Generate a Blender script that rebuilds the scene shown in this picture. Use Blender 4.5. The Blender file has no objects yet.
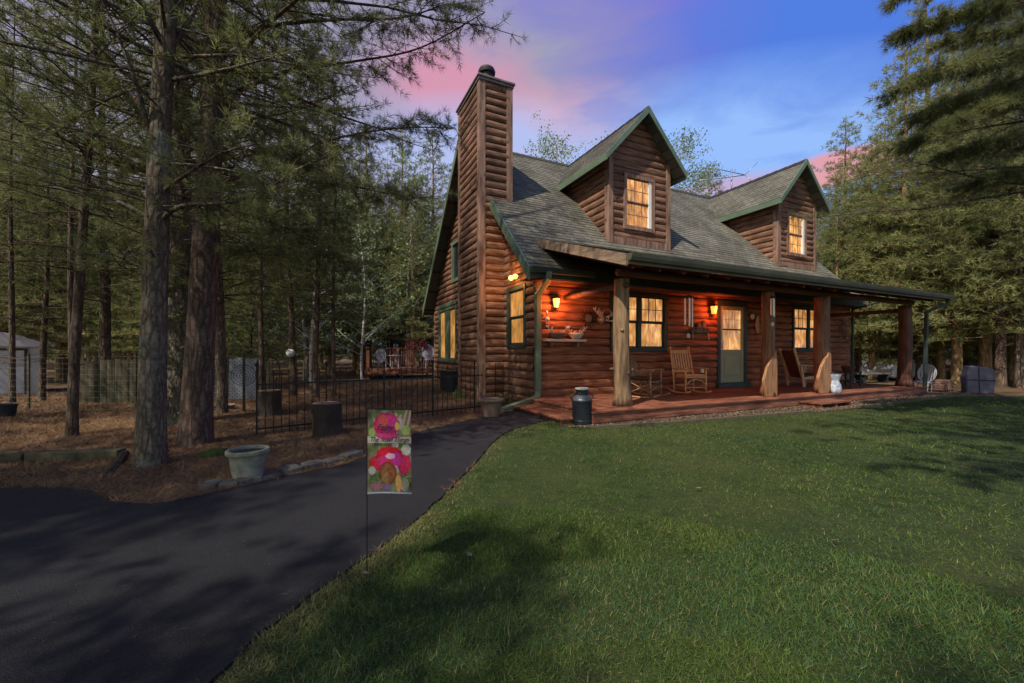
import bpy, bmesh, math, random
import numpy as np
from mathutils import Vector, Matrix
random.seed(7); rng = np.random.default_rng(7)
R = math.radians
sc = bpy.context.scene
COL = sc.collection
F, CX, HY, H = 412.0, 512.0, 352.4, 1.22
ANG = R(25.26)
HO = (0.565, 9.235)
U = (math.cos(ANG), math.sin(ANG)); V = (-U[1], U[0])
SUN_E, SKY_K, EXPO = 4.6, .10, 0.4
SKY_TINT=(2.1,1.75,1.4)
def hw(s, t, z=0.0): return Vector((HO[0]+U[0]*s+V[0]*t, HO[1]+U[1]*s+V[1]*t, z))
def gp(x, y, z=0.0):            # where the line of sight of a measured photo point meets the level z
    Y = F*(H-z)/(y-HY); return ((x-CX)/F*Y, Y)
def dp(x, y, Y): return Vector(((x-CX)/F*Y, Y, H-(y-HY)*Y/F))

# ------------------------------------------------------------------ materials
def mat(name, c1, c2=None, c3=None, scale=4.0, stretch=(1,1,1), rough=0.8, bump=0.0, bscale=None, bstretch=None,
        metal=0.0, detail=6.0, coord='Object', pos=(0.35,0.65), spec=0.3, rnd=0.0, emis=None, estr=0.0, trans=0.0, second=None):
    m = bpy.data.materials.new(name); m.use_nodes = True
    nt = m.node_tree; N = nt.nodes; L = nt.links
    b = N['Principled BSDF']; b.inputs['Roughness'].default_value = rough; b.inputs['Metallic'].default_value = metal
    b.inputs['Specular IOR Level'].default_value = spec
    b.inputs['Base Color'].default_value = (*c1, 1)
    tc = N.new('ShaderNodeTexCoord')
    last = None
    if c2 is not None:
        mp = N.new('ShaderNodeMapping'); mp.inputs['Scale'].default_value = stretch; L.new(tc.outputs[coord], mp.inputs[0])
        nz = N.new('ShaderNodeTexNoise'); nz.inputs['Scale'].default_value = scale; nz.inputs['Detail'].default_value = detail
        nz.inputs['Roughness'].default_value = 0.62
        L.new(mp.outputs[0], nz.inputs[0])
        cr = N.new('ShaderNodeValToRGB'); L.new(nz.outputs[0], cr.inputs[0])
        e = cr.color_ramp.elements; e[0].position = pos[0]; e[0].color = (*c1,1); e[1].position = pos[1]; e[1].color = (*(c3 or c2),1)
        if c3: x = e.new((pos[0]+pos[1])/2); x.color = (*c2,1)
        last = cr.outputs[0]
        if name.startswith(('stained_log_along','weathered')):   # knots
            vk=N.new('ShaderNodeTexVoronoi'); vk.inputs['Scale'].default_value=2.4; L.new(tc.outputs[coord],vk.inputs[0])
            rk=N.new('ShaderNodeMapRange'); rk.inputs[1].default_value=.05; rk.inputs[2].default_value=.10; rk.inputs[3].default_value=.35; rk.inputs[4].default_value=1; L.new(vk.outputs[0],rk.inputs[0])
            kx=N.new('ShaderNodeVectorMath'); kx.operation='SCALE'; L.new(last,kx.inputs[0]); L.new(rk.outputs[0],kx.inputs[3]); last=kx.outputs[0]
        if second:   # (scale, amount) large, soft variation of the surface's own tone
            n2 = N.new('ShaderNodeTexNoise'); n2.inputs['Scale'].default_value = second[0]; n2.inputs['Detail'].default_value = 3
            L.new(tc.outputs[coord], n2.inputs[0])
            mr = N.new('ShaderNodeMapRange'); mr.inputs[1].default_value = .3; mr.inputs[2].default_value = .7
            mr.inputs[3].default_value = 1-second[1]; mr.inputs[4].default_value = 1+second[1]; L.new(n2.outputs[0], mr.inputs[0])
            mx = N.new('ShaderNodeVectorMath'); mx.operation = 'SCALE'; L.new(last, mx.inputs[0]); L.new(mr.outputs[0], mx.inputs[3]); last = mx.outputs[0]
    if rnd > 0:
        oi = N.new('ShaderNodeObjectInfo'); hsv = N.new('ShaderNodeHueSaturation')
        mr = N.new('ShaderNodeMapRange'); mr.inputs[3].default_value = 1-rnd; mr.inputs[4].default_value = 1+rnd
        L.new(oi.outputs['Random'], mr.inputs[0]); L.new(mr.outputs[0], hsv.inputs['Value'])
        if last: L.new(last, hsv.inputs['Color'])
        else: hsv.inputs['Color'].default_value = (*c1,1)
        last = hsv.outputs[0]
    if last: L.new(last, b.inputs['Base Color'])
    if emis:
        b.inputs['Emission Color'].default_value = (*emis,1); b.inputs['Emission Strength'].default_value = estr
    if bump > 0:
        mp = N.new('ShaderNodeMapping'); mp.inputs['Scale'].default_value = bstretch or stretch; L.new(tc.outputs[coord], mp.inputs[0])
        nz = N.new('ShaderNodeTexNoise'); nz.inputs['Scale'].default_value = bscale or scale*3; nz.inputs['Detail'].default_value = 8
        L.new(mp.outputs[0], nz.inputs[0])
        bp = N.new('ShaderNodeBump'); bp.inputs['Strength'].default_value = min(1, bump); bp.inputs['Distance'].default_value = 0.02*max(1,bump)
        L.new(nz.outputs[0], bp.inputs['Height']); L.new(bp.outputs[0], b.inputs['Normal'])
    if trans > 0:
        tr = N.new('ShaderNodeBsdfTranslucent'); ms = N.new('ShaderNodeMixShader'); ms.inputs[0].default_value = trans
        if last: L.new(last, tr.inputs[0])
        else: tr.inputs[0].default_value = (*c1,1)
        L.new(b.outputs[0], ms.inputs[1]); L.new(tr.outputs[0], ms.inputs[2])
        L.new(ms.outputs[0], N['Material Output'].inputs[0])
    return m

M = {}
M['log_h'] = mat('stained_log_along', (.10,.035,.02), (.22,.075,.036), (.34,.13,.065), 3.2, (.7,5,9), .62, .5, 9, (.6,6,12), second=(1.1,.3), spec=.3)
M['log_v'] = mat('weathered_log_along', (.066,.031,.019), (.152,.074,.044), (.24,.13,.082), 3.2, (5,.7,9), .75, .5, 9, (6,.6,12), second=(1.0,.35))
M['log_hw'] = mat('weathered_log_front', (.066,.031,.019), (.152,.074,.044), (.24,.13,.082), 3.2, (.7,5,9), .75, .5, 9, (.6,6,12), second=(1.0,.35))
M['board'] = mat('brown_board', (.09,.05,.036), (.19,.11,.08), (.27,.17,.12), 3, (4,4,.6), .8, .4, 14, (6,6,.6), second=(.8,.2))
M['rake_board'] = mat('bare_grey_brown_board', (.12,.08,.055), (.22,.15,.10), (.30,.21,.15), 3, (4,.6,4), .8, .4, 14, (6,.6,6))
M['green'] = mat('green_painted_trim', (.075,.115,.075), (.11,.155,.10), None, 2, (1,1,1), .5, .15, 20, rnd=.05, spec=.4)
M['gutter'] = mat('grey_green_gutter', (.065,.070,.048), (.105,.108,.078), None, 2, (1,1,1), .5, .15, 20, spec=.4)
M['dgreen'] = mat('dark_green_paint', (.02,.035,.032), (.035,.055,.05), None, 2, (1,1,1), .5, .1, 20)
M['doorgreen'] = mat('sage_green_door', (.21,.24,.14), (.26,.285,.18), None, 2, (1,1,1), .45, .05, 20)
M['soffit'] = mat('soffit_board', (.06,.028,.02), (.12,.055,.035), None, 3, (.6,6,3), .8, .3, 9)
M['deck'] = mat('red_deck_stain', (.07,.026,.016), (.165,.062,.035), (.25,.105,.06), 3, (.7,5,5), .6, .4, 8, (.6,6,6), second=(1.2,.3))
M['post'] = mat('peeled_log_grey', (.09,.056,.031), (.17,.108,.058), (.24,.16,.092), 3, (6,6,.7), .7, .5, 8, (7,7,.7), second=(1.5,.25))
M['post_red'] = mat('stained_log_post', (.085,.042,.024), (.17,.082,.043), (.25,.13,.072), 3, (6,6,.7), .6, .5, 8, (7,7,.7), second=(1.5,.25))
M['post_dark'] = mat('shade_toned_post', (.035,.014,.01), (.08,.032,.02), (.12,.05,.03), 3, (6,6,.7), .6, .5, 8, (7,7,.7))  # darker post tone; shade on the last post is put into the colour
M['post_cut'] = mat('cut_flare_wood', (.17,.08,.036), (.28,.14,.066), (.35,.19,.095), 3, (6,6,.8), .6, .3, 8, (7,7,.7))
M['white'] = mat('white_vinyl', (.62,.62,.60), (.72,.72,.70), None, 5, rough=.45)
M['shed_white'] = mat('white_painted_metal', (.46,.46,.50), (.58,.58,.62), None, 1.5, rough=.5, bump=.05, bscale=20)
M['grey_white'] = mat('dull_white_metal', (.33,.34,.37), (.42,.43,.46), None, 1.5, rough=.5, bump=.05, bscale=20)
M['black_metal'] = mat('black_iron', (.012,.012,.012), (.03,.022,.018), None, 12, rough=.5, metal=.4, bump=.1)
M['wire'] = mat('galvanised_wire', (.30,.31,.32), rough=.4, metal=.7)
M['dark_plastic'] = mat('dark_plastic', (.015,.018,.022), (.03,.035,.04), None, 6, rough=.5)
M['willow'] = mat('bent_willow', (.14,.09,.05), (.32,.22,.13), None, 12, rough=.7, bump=.3)
M['chairwood'] = mat('varnished_chair_wood', (.48,.21,.08), (.66,.36,.16), None, 6, (4,4,1), .45, .1)
M['cedar'] = mat('pale_cedar', (.32,.19,.10), (.45,.30,.17), None, 6, (4,4,1), .6, .1)
M['brown_cloth'] = mat('dark_brown_cushion', (.05,.02,.015), (.09,.035,.025), None, 20, rough=.95, bump=.3)
M['antler'] = mat('bleached_antler', (.42,.36,.30), (.60,.55,.48), None, 14, rough=.5, bump=.1)
M['alu'] = mat('pale_chime_tube', (.72,.70,.60), rough=.3, spec=.6)
M['shelf'] = mat('pale_marble_shelf', (.45,.36,.27), (.62,.53,.42), None, 8, rough=.6, bump=.1)
M['can'] = mat('dark_painted_steel', (.007,.010,.014), (.016,.021,.027), None, 4, rough=.38, metal=.2, bump=.1, bscale=14)
M['can_sh'] = mat('grey_blue_steel', (.045,.055,.066), (.07,.082,.095), None, 5, rough=.4, metal=.2)
M['lid'] = mat('bare_zinc_lid', (.35,.35,.34), (.5,.5,.48), None, 10, rough=.4, metal=.4)
M['crock'] = mat('blue_white_enamel', (.12,.16,.24), (.33,.38,.45), (.45,.48,.52), 14, rough=.3)
M['concrete'] = mat('sage_concrete', (.13,.135,.10), (.20,.205,.155), (.25,.25,.195), 10, rough=.9, bump=.35, bscale=60, second=(4,.2))
M['terra'] = mat('weathered_terracotta', (.12,.08,.055), (.19,.13,.095), None, 8, rough=.9, bump=.2)
M['timber'] = mat('mossy_timber', (.04,.038,.022), (.085,.072,.042), (.06,.072,.03), 7, (1,1,1), .95, .6, 30)
M['stone'] = mat('edging_stone', (.06,.05,.04), (.12,.105,.085), (.17,.15,.12), 6, rough=.95, bump=.8, bscale=22)
M['moss'] = mat('green_moss', (.03,.05,.012), (.07,.10,.02), None, 14, rough=1, bump=.9, bscale=60)
M['stockade'] = mat('algae_stained_boards', (.025,.027,.016), (.065,.060,.036), (.105,.09,.055), 3, (5,5,.4), .95, .4, 12, (8,8,.6), second=(1.4,.3))
M['bark'] = mat('pine_bark', (.035,.026,.02), (.09,.066,.05), (.17,.13,.10), 5, (3,3,.7), .95, 1.6, 9, (2.6,2.6,.42), rnd=.2, second=(1.2,.3))
M['bark_red'] = mat('red_pine_bark', (.05,.03,.022), (.12,.072,.052), (.22,.13,.095), 5, (3,3,.6), .95, 2.0, 8, (2.6,2.6,.35), second=(1.2,.3))
M['bark_lichen'] = mat('lichen_bark', (.04,.032,.024), (.08,.065,.045), (.16,.18,.13), 4.5, (2,2,1), .95, 1.5, 9, (2.6,2.6,.5), pos=(.38,.62), second=(1.8,.3))
M['bark_warm'] = mat('sunlit_tone_bark', (.10,.06,.035), (.22,.14,.07), (.33,.24,.12), 5, (3,3,.8), .95, 1.2, 9, (2.6,2.6,.5))  # brighter bark copy, sunlight on the trunk is painted into the tone
M['birch'] = mat('birch_bark', (.09,.08,.07), (.42,.40,.36), (.5,.48,.44), 3, (1,1,5), .8, .3, 9, pos=(.34,.46))
M['twig'] = mat('dead_branch', (.03,.022,.017), (.065,.05,.038), None, 8, rough=.95, bump=.3)
M['stump'] = mat('dark_stump_bark', (.02,.015,.012), (.05,.038,.03), None, 8, (2,2,.6), .95, 1.2, 12, (3,3,.6))
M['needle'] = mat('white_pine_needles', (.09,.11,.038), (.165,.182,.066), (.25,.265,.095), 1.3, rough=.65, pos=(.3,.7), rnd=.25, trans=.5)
M['needle_y'] = mat('sunlit_tone_needles', (.115,.14,.045), (.19,.21,.072), (.29,.30,.115), 1.1, rough=.65, pos=(.3,.7), rnd=.25, trans=.42)  # lighter copy of the needles with the sunlit look in its colour
M['leaf'] = mat('spring_leaves', (.09,.13,.045), (.16,.21,.075), (.25,.30,.12), 1.5, rough=.6, pos=(.3,.7), rnd=.2, trans=.35)
M['cap'] = mat('chimney_flashing', (.10,.085,.08), (.17,.145,.14), None, 3, rough=.55)
M['flue'] = mat('black_flue_pot', (.02,.018,.018), rough=.6)
M['hat'] = mat('chime_cap_dark', (.03,.025,.02), rough=.7)
M['redleaf'] = mat('dark_red_leaves', (.10,.015,.015), (.2,.04,.03), None, 9, rough=.6, trans=.2)
M['tarp'] = mat('blue_grey_tarp', (.055,.06,.095), (.085,.09,.125), None, 3, rough=.7, bump=.5, bscale=7)
M['globe'] = mat('frosted_white_globe', (.55,.56,.58), (.62,.63,.65), None, 3, rough=.35)
M['ink'] = mat('dark_print', (.03,.03,.045), rough=.8)
M['fabric_bag'] = mat('cream_cloth', (.45,.42,.36), (.55,.52,.46), None, 9, rough=.9)
M['lampglass'] = mat('lit_amber_glass', (.8,.45,.15), rough=.4, emis=(1.0,.42,.08), estr=1.9)
M['lampglass2'] = mat('lit_orange_glass', (.8,.35,.1), rough=.4, emis=(1.0,.33,.06), estr=1.6)
M['floodglass'] = mat('lit_flood_bulb', (.8,.55,.25), rough=.4, emis=(1.0,.5,.12), estr=1.7)

def bark_mat(name,c_deep,c_a,c_b,sc_=(19,19,3.6),strength=.6,lichen=None,rnd=.15):
    m=bpy.data.materials.new(name); m.use_nodes=True; nt=m.node_tree; N=nt.nodes; L=nt.links; b=N['Principled BSDF']; b.inputs['Roughness'].default_value=.95; b.inputs['Specular IOR Level'].default_value=.15
    tc=N.new('ShaderNodeTexCoord'); nz=N.new('ShaderNodeTexNoise'); nz.inputs['Scale'].default_value=3.5; nz.inputs['Detail'].default_value=5; L.new(tc.outputs['Object'],nz.inputs[0])
    ad=N.new('ShaderNodeVectorMath'); ad.operation='MULTIPLY_ADD'; L.new(nz.outputs[1],ad.inputs[0]); ad.inputs[1].default_value=(.10,.10,.22); L.new(tc.outputs['Object'],ad.inputs[2])
    mp=N.new('ShaderNodeMapping'); mp.inputs['Scale'].default_value=sc_; L.new(ad.outputs[0],mp.inputs[0])
    vo=N.new('ShaderNodeTexVoronoi'); vo.feature='DISTANCE_TO_EDGE'; vo.inputs['Scale'].default_value=1.0; L.new(mp.outputs[0],vo.inputs[0])
    v2=N.new('ShaderNodeTexVoronoi'); v2.inputs['Scale'].default_value=1.0; L.new(mp.outputs[0],v2.inputs[0])
    n2=N.new('ShaderNodeTexNoise'); n2.inputs['Scale'].default_value=28; n2.inputs['Detail'].default_value=7; L.new(tc.outputs['Object'],n2.inputs[0])
    cr=N.new('ShaderNodeValToRGB'); e=cr.color_ramp.elements; e[0].position=.0; e[0].color=(*c_deep,1); e[0].color=(*[.5*p+.5*q for p,q in zip(c_deep,c_a)],1); e[1].position=.14; e[1].color=(*c_a,1); x=e.new(.5); x.color=(*c_b,1)
    L.new(vo.outputs['Distance'],cr.inputs[0]); last=cr.outputs[0]
    sp=N.new('ShaderNodeSeparateColor'); L.new(v2.outputs['Color'],sp.inputs[0])
    mr=N.new('ShaderNodeMapRange'); mr.inputs[3].default_value=.78; mr.inputs[4].default_value=1.22; L.new(sp.outputs[0],mr.inputs[0])
    m3=N.new('ShaderNodeMapRange'); m3.inputs[1].default_value=.3; m3.inputs[2].default_value=.7; m3.inputs[3].default_value=.7; m3.inputs[4].default_value=1.3; L.new(n2.outputs[0],m3.inputs[0])
    mu=N.new('ShaderNodeMath'); mu.operation='MULTIPLY'; L.new(mr.outputs[0],mu.inputs[0]); L.new(m3.outputs[0],mu.inputs[1])
    vm=N.new('ShaderNodeVectorMath'); vm.operation='SCALE'; L.new(last,vm.inputs[0]); L.new(mu.outputs[0],vm.inputs[3]); last=vm.outputs[0]
    if lichen:
        n4=N.new('ShaderNodeTexNoise'); n4.inputs['Scale'].default_value=2.6; n4.inputs['Detail'].default_value=9; n4.inputs['Roughness'].default_value=.7; L.new(tc.outputs['Object'],n4.inputs[0])
        r4=N.new('ShaderNodeMapRange'); r4.inputs[1].default_value=.53; r4.inputs[2].default_value=.62; r4.inputs[4].default_value=.75; L.new(n4.outputs[0],r4.inputs[0])
        mx=N.new('ShaderNodeMix'); mx.data_type='RGBA'; L.new(r4.outputs[0],mx.inputs[0]); L.new(last,mx.inputs[6]); mx.inputs[7].default_value=(*lichen,1); last=mx.outputs[2]
    L.new(last,b.inputs['Base Color'])
    h=N.new('ShaderNodeMath'); h.operation='MINIMUM'; L.new(vo.outputs['Distance'],h.inputs[0]); h.inputs[1].default_value=.28
    h2_=N.new('ShaderNodeMath'); h2_.operation='MULTIPLY_ADD'; L.new(n2.outputs[0],h2_.inputs[0]); h2_.inputs[1].default_value=.12; L.new(h.outputs[0],h2_.inputs[2])
    bp=N.new('ShaderNodeBump'); bp.inputs['Strength'].default_value=strength; bp.inputs['Distance'].default_value=.045; L.new(h2_.outputs[0],bp.inputs['Height']); L.new(bp.outputs[0],b.inputs['Normal'])
    return m
M['bark']=bark_mat('pine_bark',(.025,.019,.014),(.095,.07,.052),(.17,.13,.10))
M['bark_red']=bark_mat('red_pine_bark',(.028,.018,.014),(.095,.066,.051),(.165,.122,.098),(17,17,3.0))
M['bark_lichen']=bark_mat('lichen_bark',(.035,.028,.02),(.115,.092,.068),(.19,.155,.115),(21,21,5.5),.8,(.17,.18,.14))
def window_mat(name, ca, cb, cc, strength, sc_=3.0):
    m = bpy.data.materials.new(name); m.use_nodes = True; nt = m.node_tree; N = nt.nodes; L = nt.links
    b = N['Principled BSDF']; b.inputs['Base Color'].default_value = (.08,.05,.03,1); b.inputs['Roughness'].default_value = .08
    tc = N.new('ShaderNodeTexCoord'); mp = N.new('ShaderNodeMapping'); mp.inputs['Scale'].default_value = (3.2,3.2,1.1)
    L.new(tc.outputs['Object'], mp.inputs[0])
    nz = N.new('ShaderNodeTexNoise'); nz.inputs['Scale'].default_value = sc_; nz.inputs['Detail'].default_value = 4; L.new(mp.outputs[0], nz.inputs[0])
    cr = N.new('ShaderNodeValToRGB'); e = cr.color_ramp.elements; e[0].position = .3; e[0].color = (*ca,1); e[1].position = .72; e[1].color = (*cc,1)
    x = e.new(.5); x.color = (*cb,1); L.new(nz.outputs[0], cr.inputs[0]); L.new(cr.outputs[0], b.inputs['Emission Color'])
    n2=N.new('ShaderNodeTexNoise'); n2.inputs['Scale'].default_value=1.3; n2.inputs['Detail'].default_value=2; L.new(tc.outputs['Object'],n2.inputs[0])
    mr=N.new('ShaderNodeMapRange'); mr.inputs[1].default_value=.35; mr.inputs[2].default_value=.65; mr.inputs[3].default_value=strength*.55; mr.inputs[4].default_value=strength*1.35; L.new(n2.outputs[0],mr.inputs[0]); L.new(mr.outputs[0],b.inputs['Emission Strength'])
    return m
M['pane'] = window_mat('lit_window_curtain', (.32,.10,.025), (.62,.27,.075), (.95,.58,.22), .72)
M['pane_gable'] = window_mat('lit_window_amber', (.38,.13,.02), (.62,.28,.06), (.78,.42,.14), .62)
M['pane_dormer'] = window_mat('lit_window_bright', (.42,.13,.03), (.72,.30,.07), (1.0,.64,.25), .75, 4)

M['darkpane'] = mat('dark_window_glass',(.015,.018,.02),rough=.06,spec=.6)
def shingle_mat():
    m = bpy.data.materials.new('asphalt_shingles'); m.use_nodes = True; nt = m.node_tree; N = nt.nodes; L = nt.links
    b = N['Principled BSDF']; b.inputs['Roughness'].default_value = .92; b.inputs['Specular IOR Level'].default_value = .2
    tc = N.new('ShaderNodeTexCoord')
    br = N.new('ShaderNodeTexBrick'); L.new(tc.outputs['UV'], br.inputs[0])
    br.inputs['Color1'].default_value = (.082,.079,.063,1); br.inputs['Color2'].default_value = (.135,.128,.100,1); br.inputs['Mortar'].default_value = (.045,.045,.038,1)
    br.inputs['Scale'].default_value = 1; br.inputs['Mortar Size'].default_value = .008; br.inputs['Brick Width'].default_value = .22; br.inputs['Row Height'].default_value = .14
    br.inputs['Bias'].default_value = 0; br.offset = .37
    nz = N.new('ShaderNodeTexNoise'); nz.inputs['Scale'].default_value = .9; nz.inputs['Detail'].default_value = 5; L.new(tc.outputs['UV'], nz.inputs[0])
    n2 = N.new('ShaderNodeTexNoise'); n2.inputs['Scale'].default_value = 60; n2.inputs['Detail'].default_value = 4; L.new(tc.outputs['UV'], n2.inputs[0])
    mr = N.new('ShaderNodeMapRange'); mr.inputs[1].default_value=.3; mr.inputs[2].default_value=.7; mr.inputs[3].default_value = .7; mr.inputs[4].default_value = 1.3; L.new(nz.outputs[0], mr.inputs[0])
    m2 = N.new('ShaderNodeMapRange'); m2.inputs[1].default_value=.3; m2.inputs[2].default_value=.7; m2.inputs[3].default_value = .85; m2.inputs[4].default_value = 1.15; L.new(n2.outputs[0], m2.inputs[0])
    mu = N.new('ShaderNodeMath'); mu.operation = 'MULTIPLY'; L.new(mr.outputs[0], mu.inputs[0]); L.new(m2.outputs[0], mu.inputs[1])
    vm = N.new('ShaderNodeVectorMath'); vm.operation = 'SCALE'; L.new(br.outputs[0], vm.inputs[0]); L.new(mu.outputs[0], vm.inputs[3])
    L.new(vm.outputs[0], b.inputs['Base Color'])
    bp = N.new('ShaderNodeBump'); bp.inputs['Strength'].default_value = .5; bp.inputs['Distance'].default_value = .01; L.new(n2.outputs[0], bp.inputs['Height']); L.new(bp.outputs[0], b.inputs['Normal'])
    return m
M['shingle'] = shingle_mat()

def ground_mat(name, cols, scales, bump=.6, bscale=40, rough=.95, spec=.15, con=.4):
    """three tones mixed by two noises"""
    m = bpy.data.materials.new(name); m.use_nodes = True; nt = m.node_tree; N = nt.nodes; L = nt.links
    b = N['Principled BSDF']; b.inputs['Roughness'].default_value = rough; b.inputs['Specular IOR Level'].default_value = spec
    tc = N.new('ShaderNodeTexCoord')
    def nz(s, d=6):
        n = N.new('ShaderNodeTexNoise'); n.inputs['Scale'].default_value = s; n.inputs['Detail'].default_value = d; n.inputs['Roughness'].default_value=.65; L.new(tc.outputs['Object'], n.inputs[0]); return n
    a = nz(scales[0]); c = nz(scales[1], 8); f = nz(bscale, 8)
    r1 = N.new('ShaderNodeValToRGB'); e = r1.color_ramp.elements; e[0].position=.38; e[0].color=(*cols[0],1); e[1].position=.62; e[1].color=(*cols[1],1); L.new(c.outputs[0], r1.inputs[0])
    r2 = N.new('ShaderNodeValToRGB'); e = r2.color_ramp.elements; e[0].position=.40; e[0].color=(0,0,0,1); e[1].position=.66; e[1].color=(1,1,1,1); L.new(a.outputs[0], r2.inputs[0])
    mx = N.new('ShaderNodeMix'); mx.data_type='RGBA'; L.new(r2.outputs[0], mx.inputs[0]); L.new(r1.outputs[0], mx.inputs[6]); mx.inputs[7].default_value=(*cols[2],1)
    m2 = N.new('ShaderNodeMapRange'); m2.inputs[1].default_value=.3; m2.inputs[2].default_value=.7; m2.inputs[3].default_value=1-con; m2.inputs[4].default_value=1+con; L.new(f.outputs[0], m2.inputs[0])
    vm = N.new('ShaderNodeVectorMath'); vm.operation='SCALE'; L.new(mx.outputs[2], vm.inputs[0]); L.new(m2.outputs[0], vm.inputs[3]); L.new(vm.outputs[0], b.inputs['Base Color'])
    bp = N.new('ShaderNodeBump'); bp.inputs['Strength'].default_value = bump; bp.inputs['Distance'].default_value=.03; L.new(f.outputs[0], bp.inputs['Height']); L.new(bp.outputs[0], b.inputs['Normal'])
    return m
M['forest_floor'] = ground_mat('pine_litter', [(.075,.045,.025),(.15,.092,.050),(.105,.073,.038)], (.5,5), .7, 90)
M['lawn'] = ground_mat('lawn_soil', [(.016,.030,.008),(.036,.058,.014),(.05,.06,.02)], (.7,6), .9, 60)
M['asphalt'] = ground_mat('asphalt', [(.010,.0105,.013),(.016,.0165,.020),(.021,.022,.026)], (.8,30), 1.0, 130, .8, .3, .85)
M['mulch'] = ground_mat('gravel_mulch', [(.05,.033,.022),(.12,.085,.058),(.08,.055,.038)], (2,22), 1.0, 50)
def attr_mat(name, rough=.8, trans=.25):
    m = bpy.data.materials.new(name); m.use_nodes = True; nt = m.node_tree; N = nt.nodes; L = nt.links
    b = N['Principled BSDF']; b.inputs['Roughness'].default_value = rough; b.inputs['Specular IOR Level'].default_value=.2
    a = N.new('ShaderNodeAttribute'); a.attribute_name='tint'; L.new(a.outputs[0], b.inputs['Base Color'])
    if trans>0:
        tr = N.new('ShaderNodeBsdfTranslucent'); L.new(a.outputs[0], tr.inputs[0]); ms = N.new('ShaderNodeMixShader'); ms.inputs[0].default_value = trans
        L.new(b.outputs[0], ms.inputs[1]); L.new(tr.outputs[0], ms.inputs[2]); L.new(ms.outputs[0], N['Material Output'].inputs[0])
    return m
M['blade'] = attr_mat('tinted_blades'); M['print'] = attr_mat('printed_flag_cloth', .85, .2); M['litter'] = attr_mat('dry_needles', .9, 0)

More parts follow.
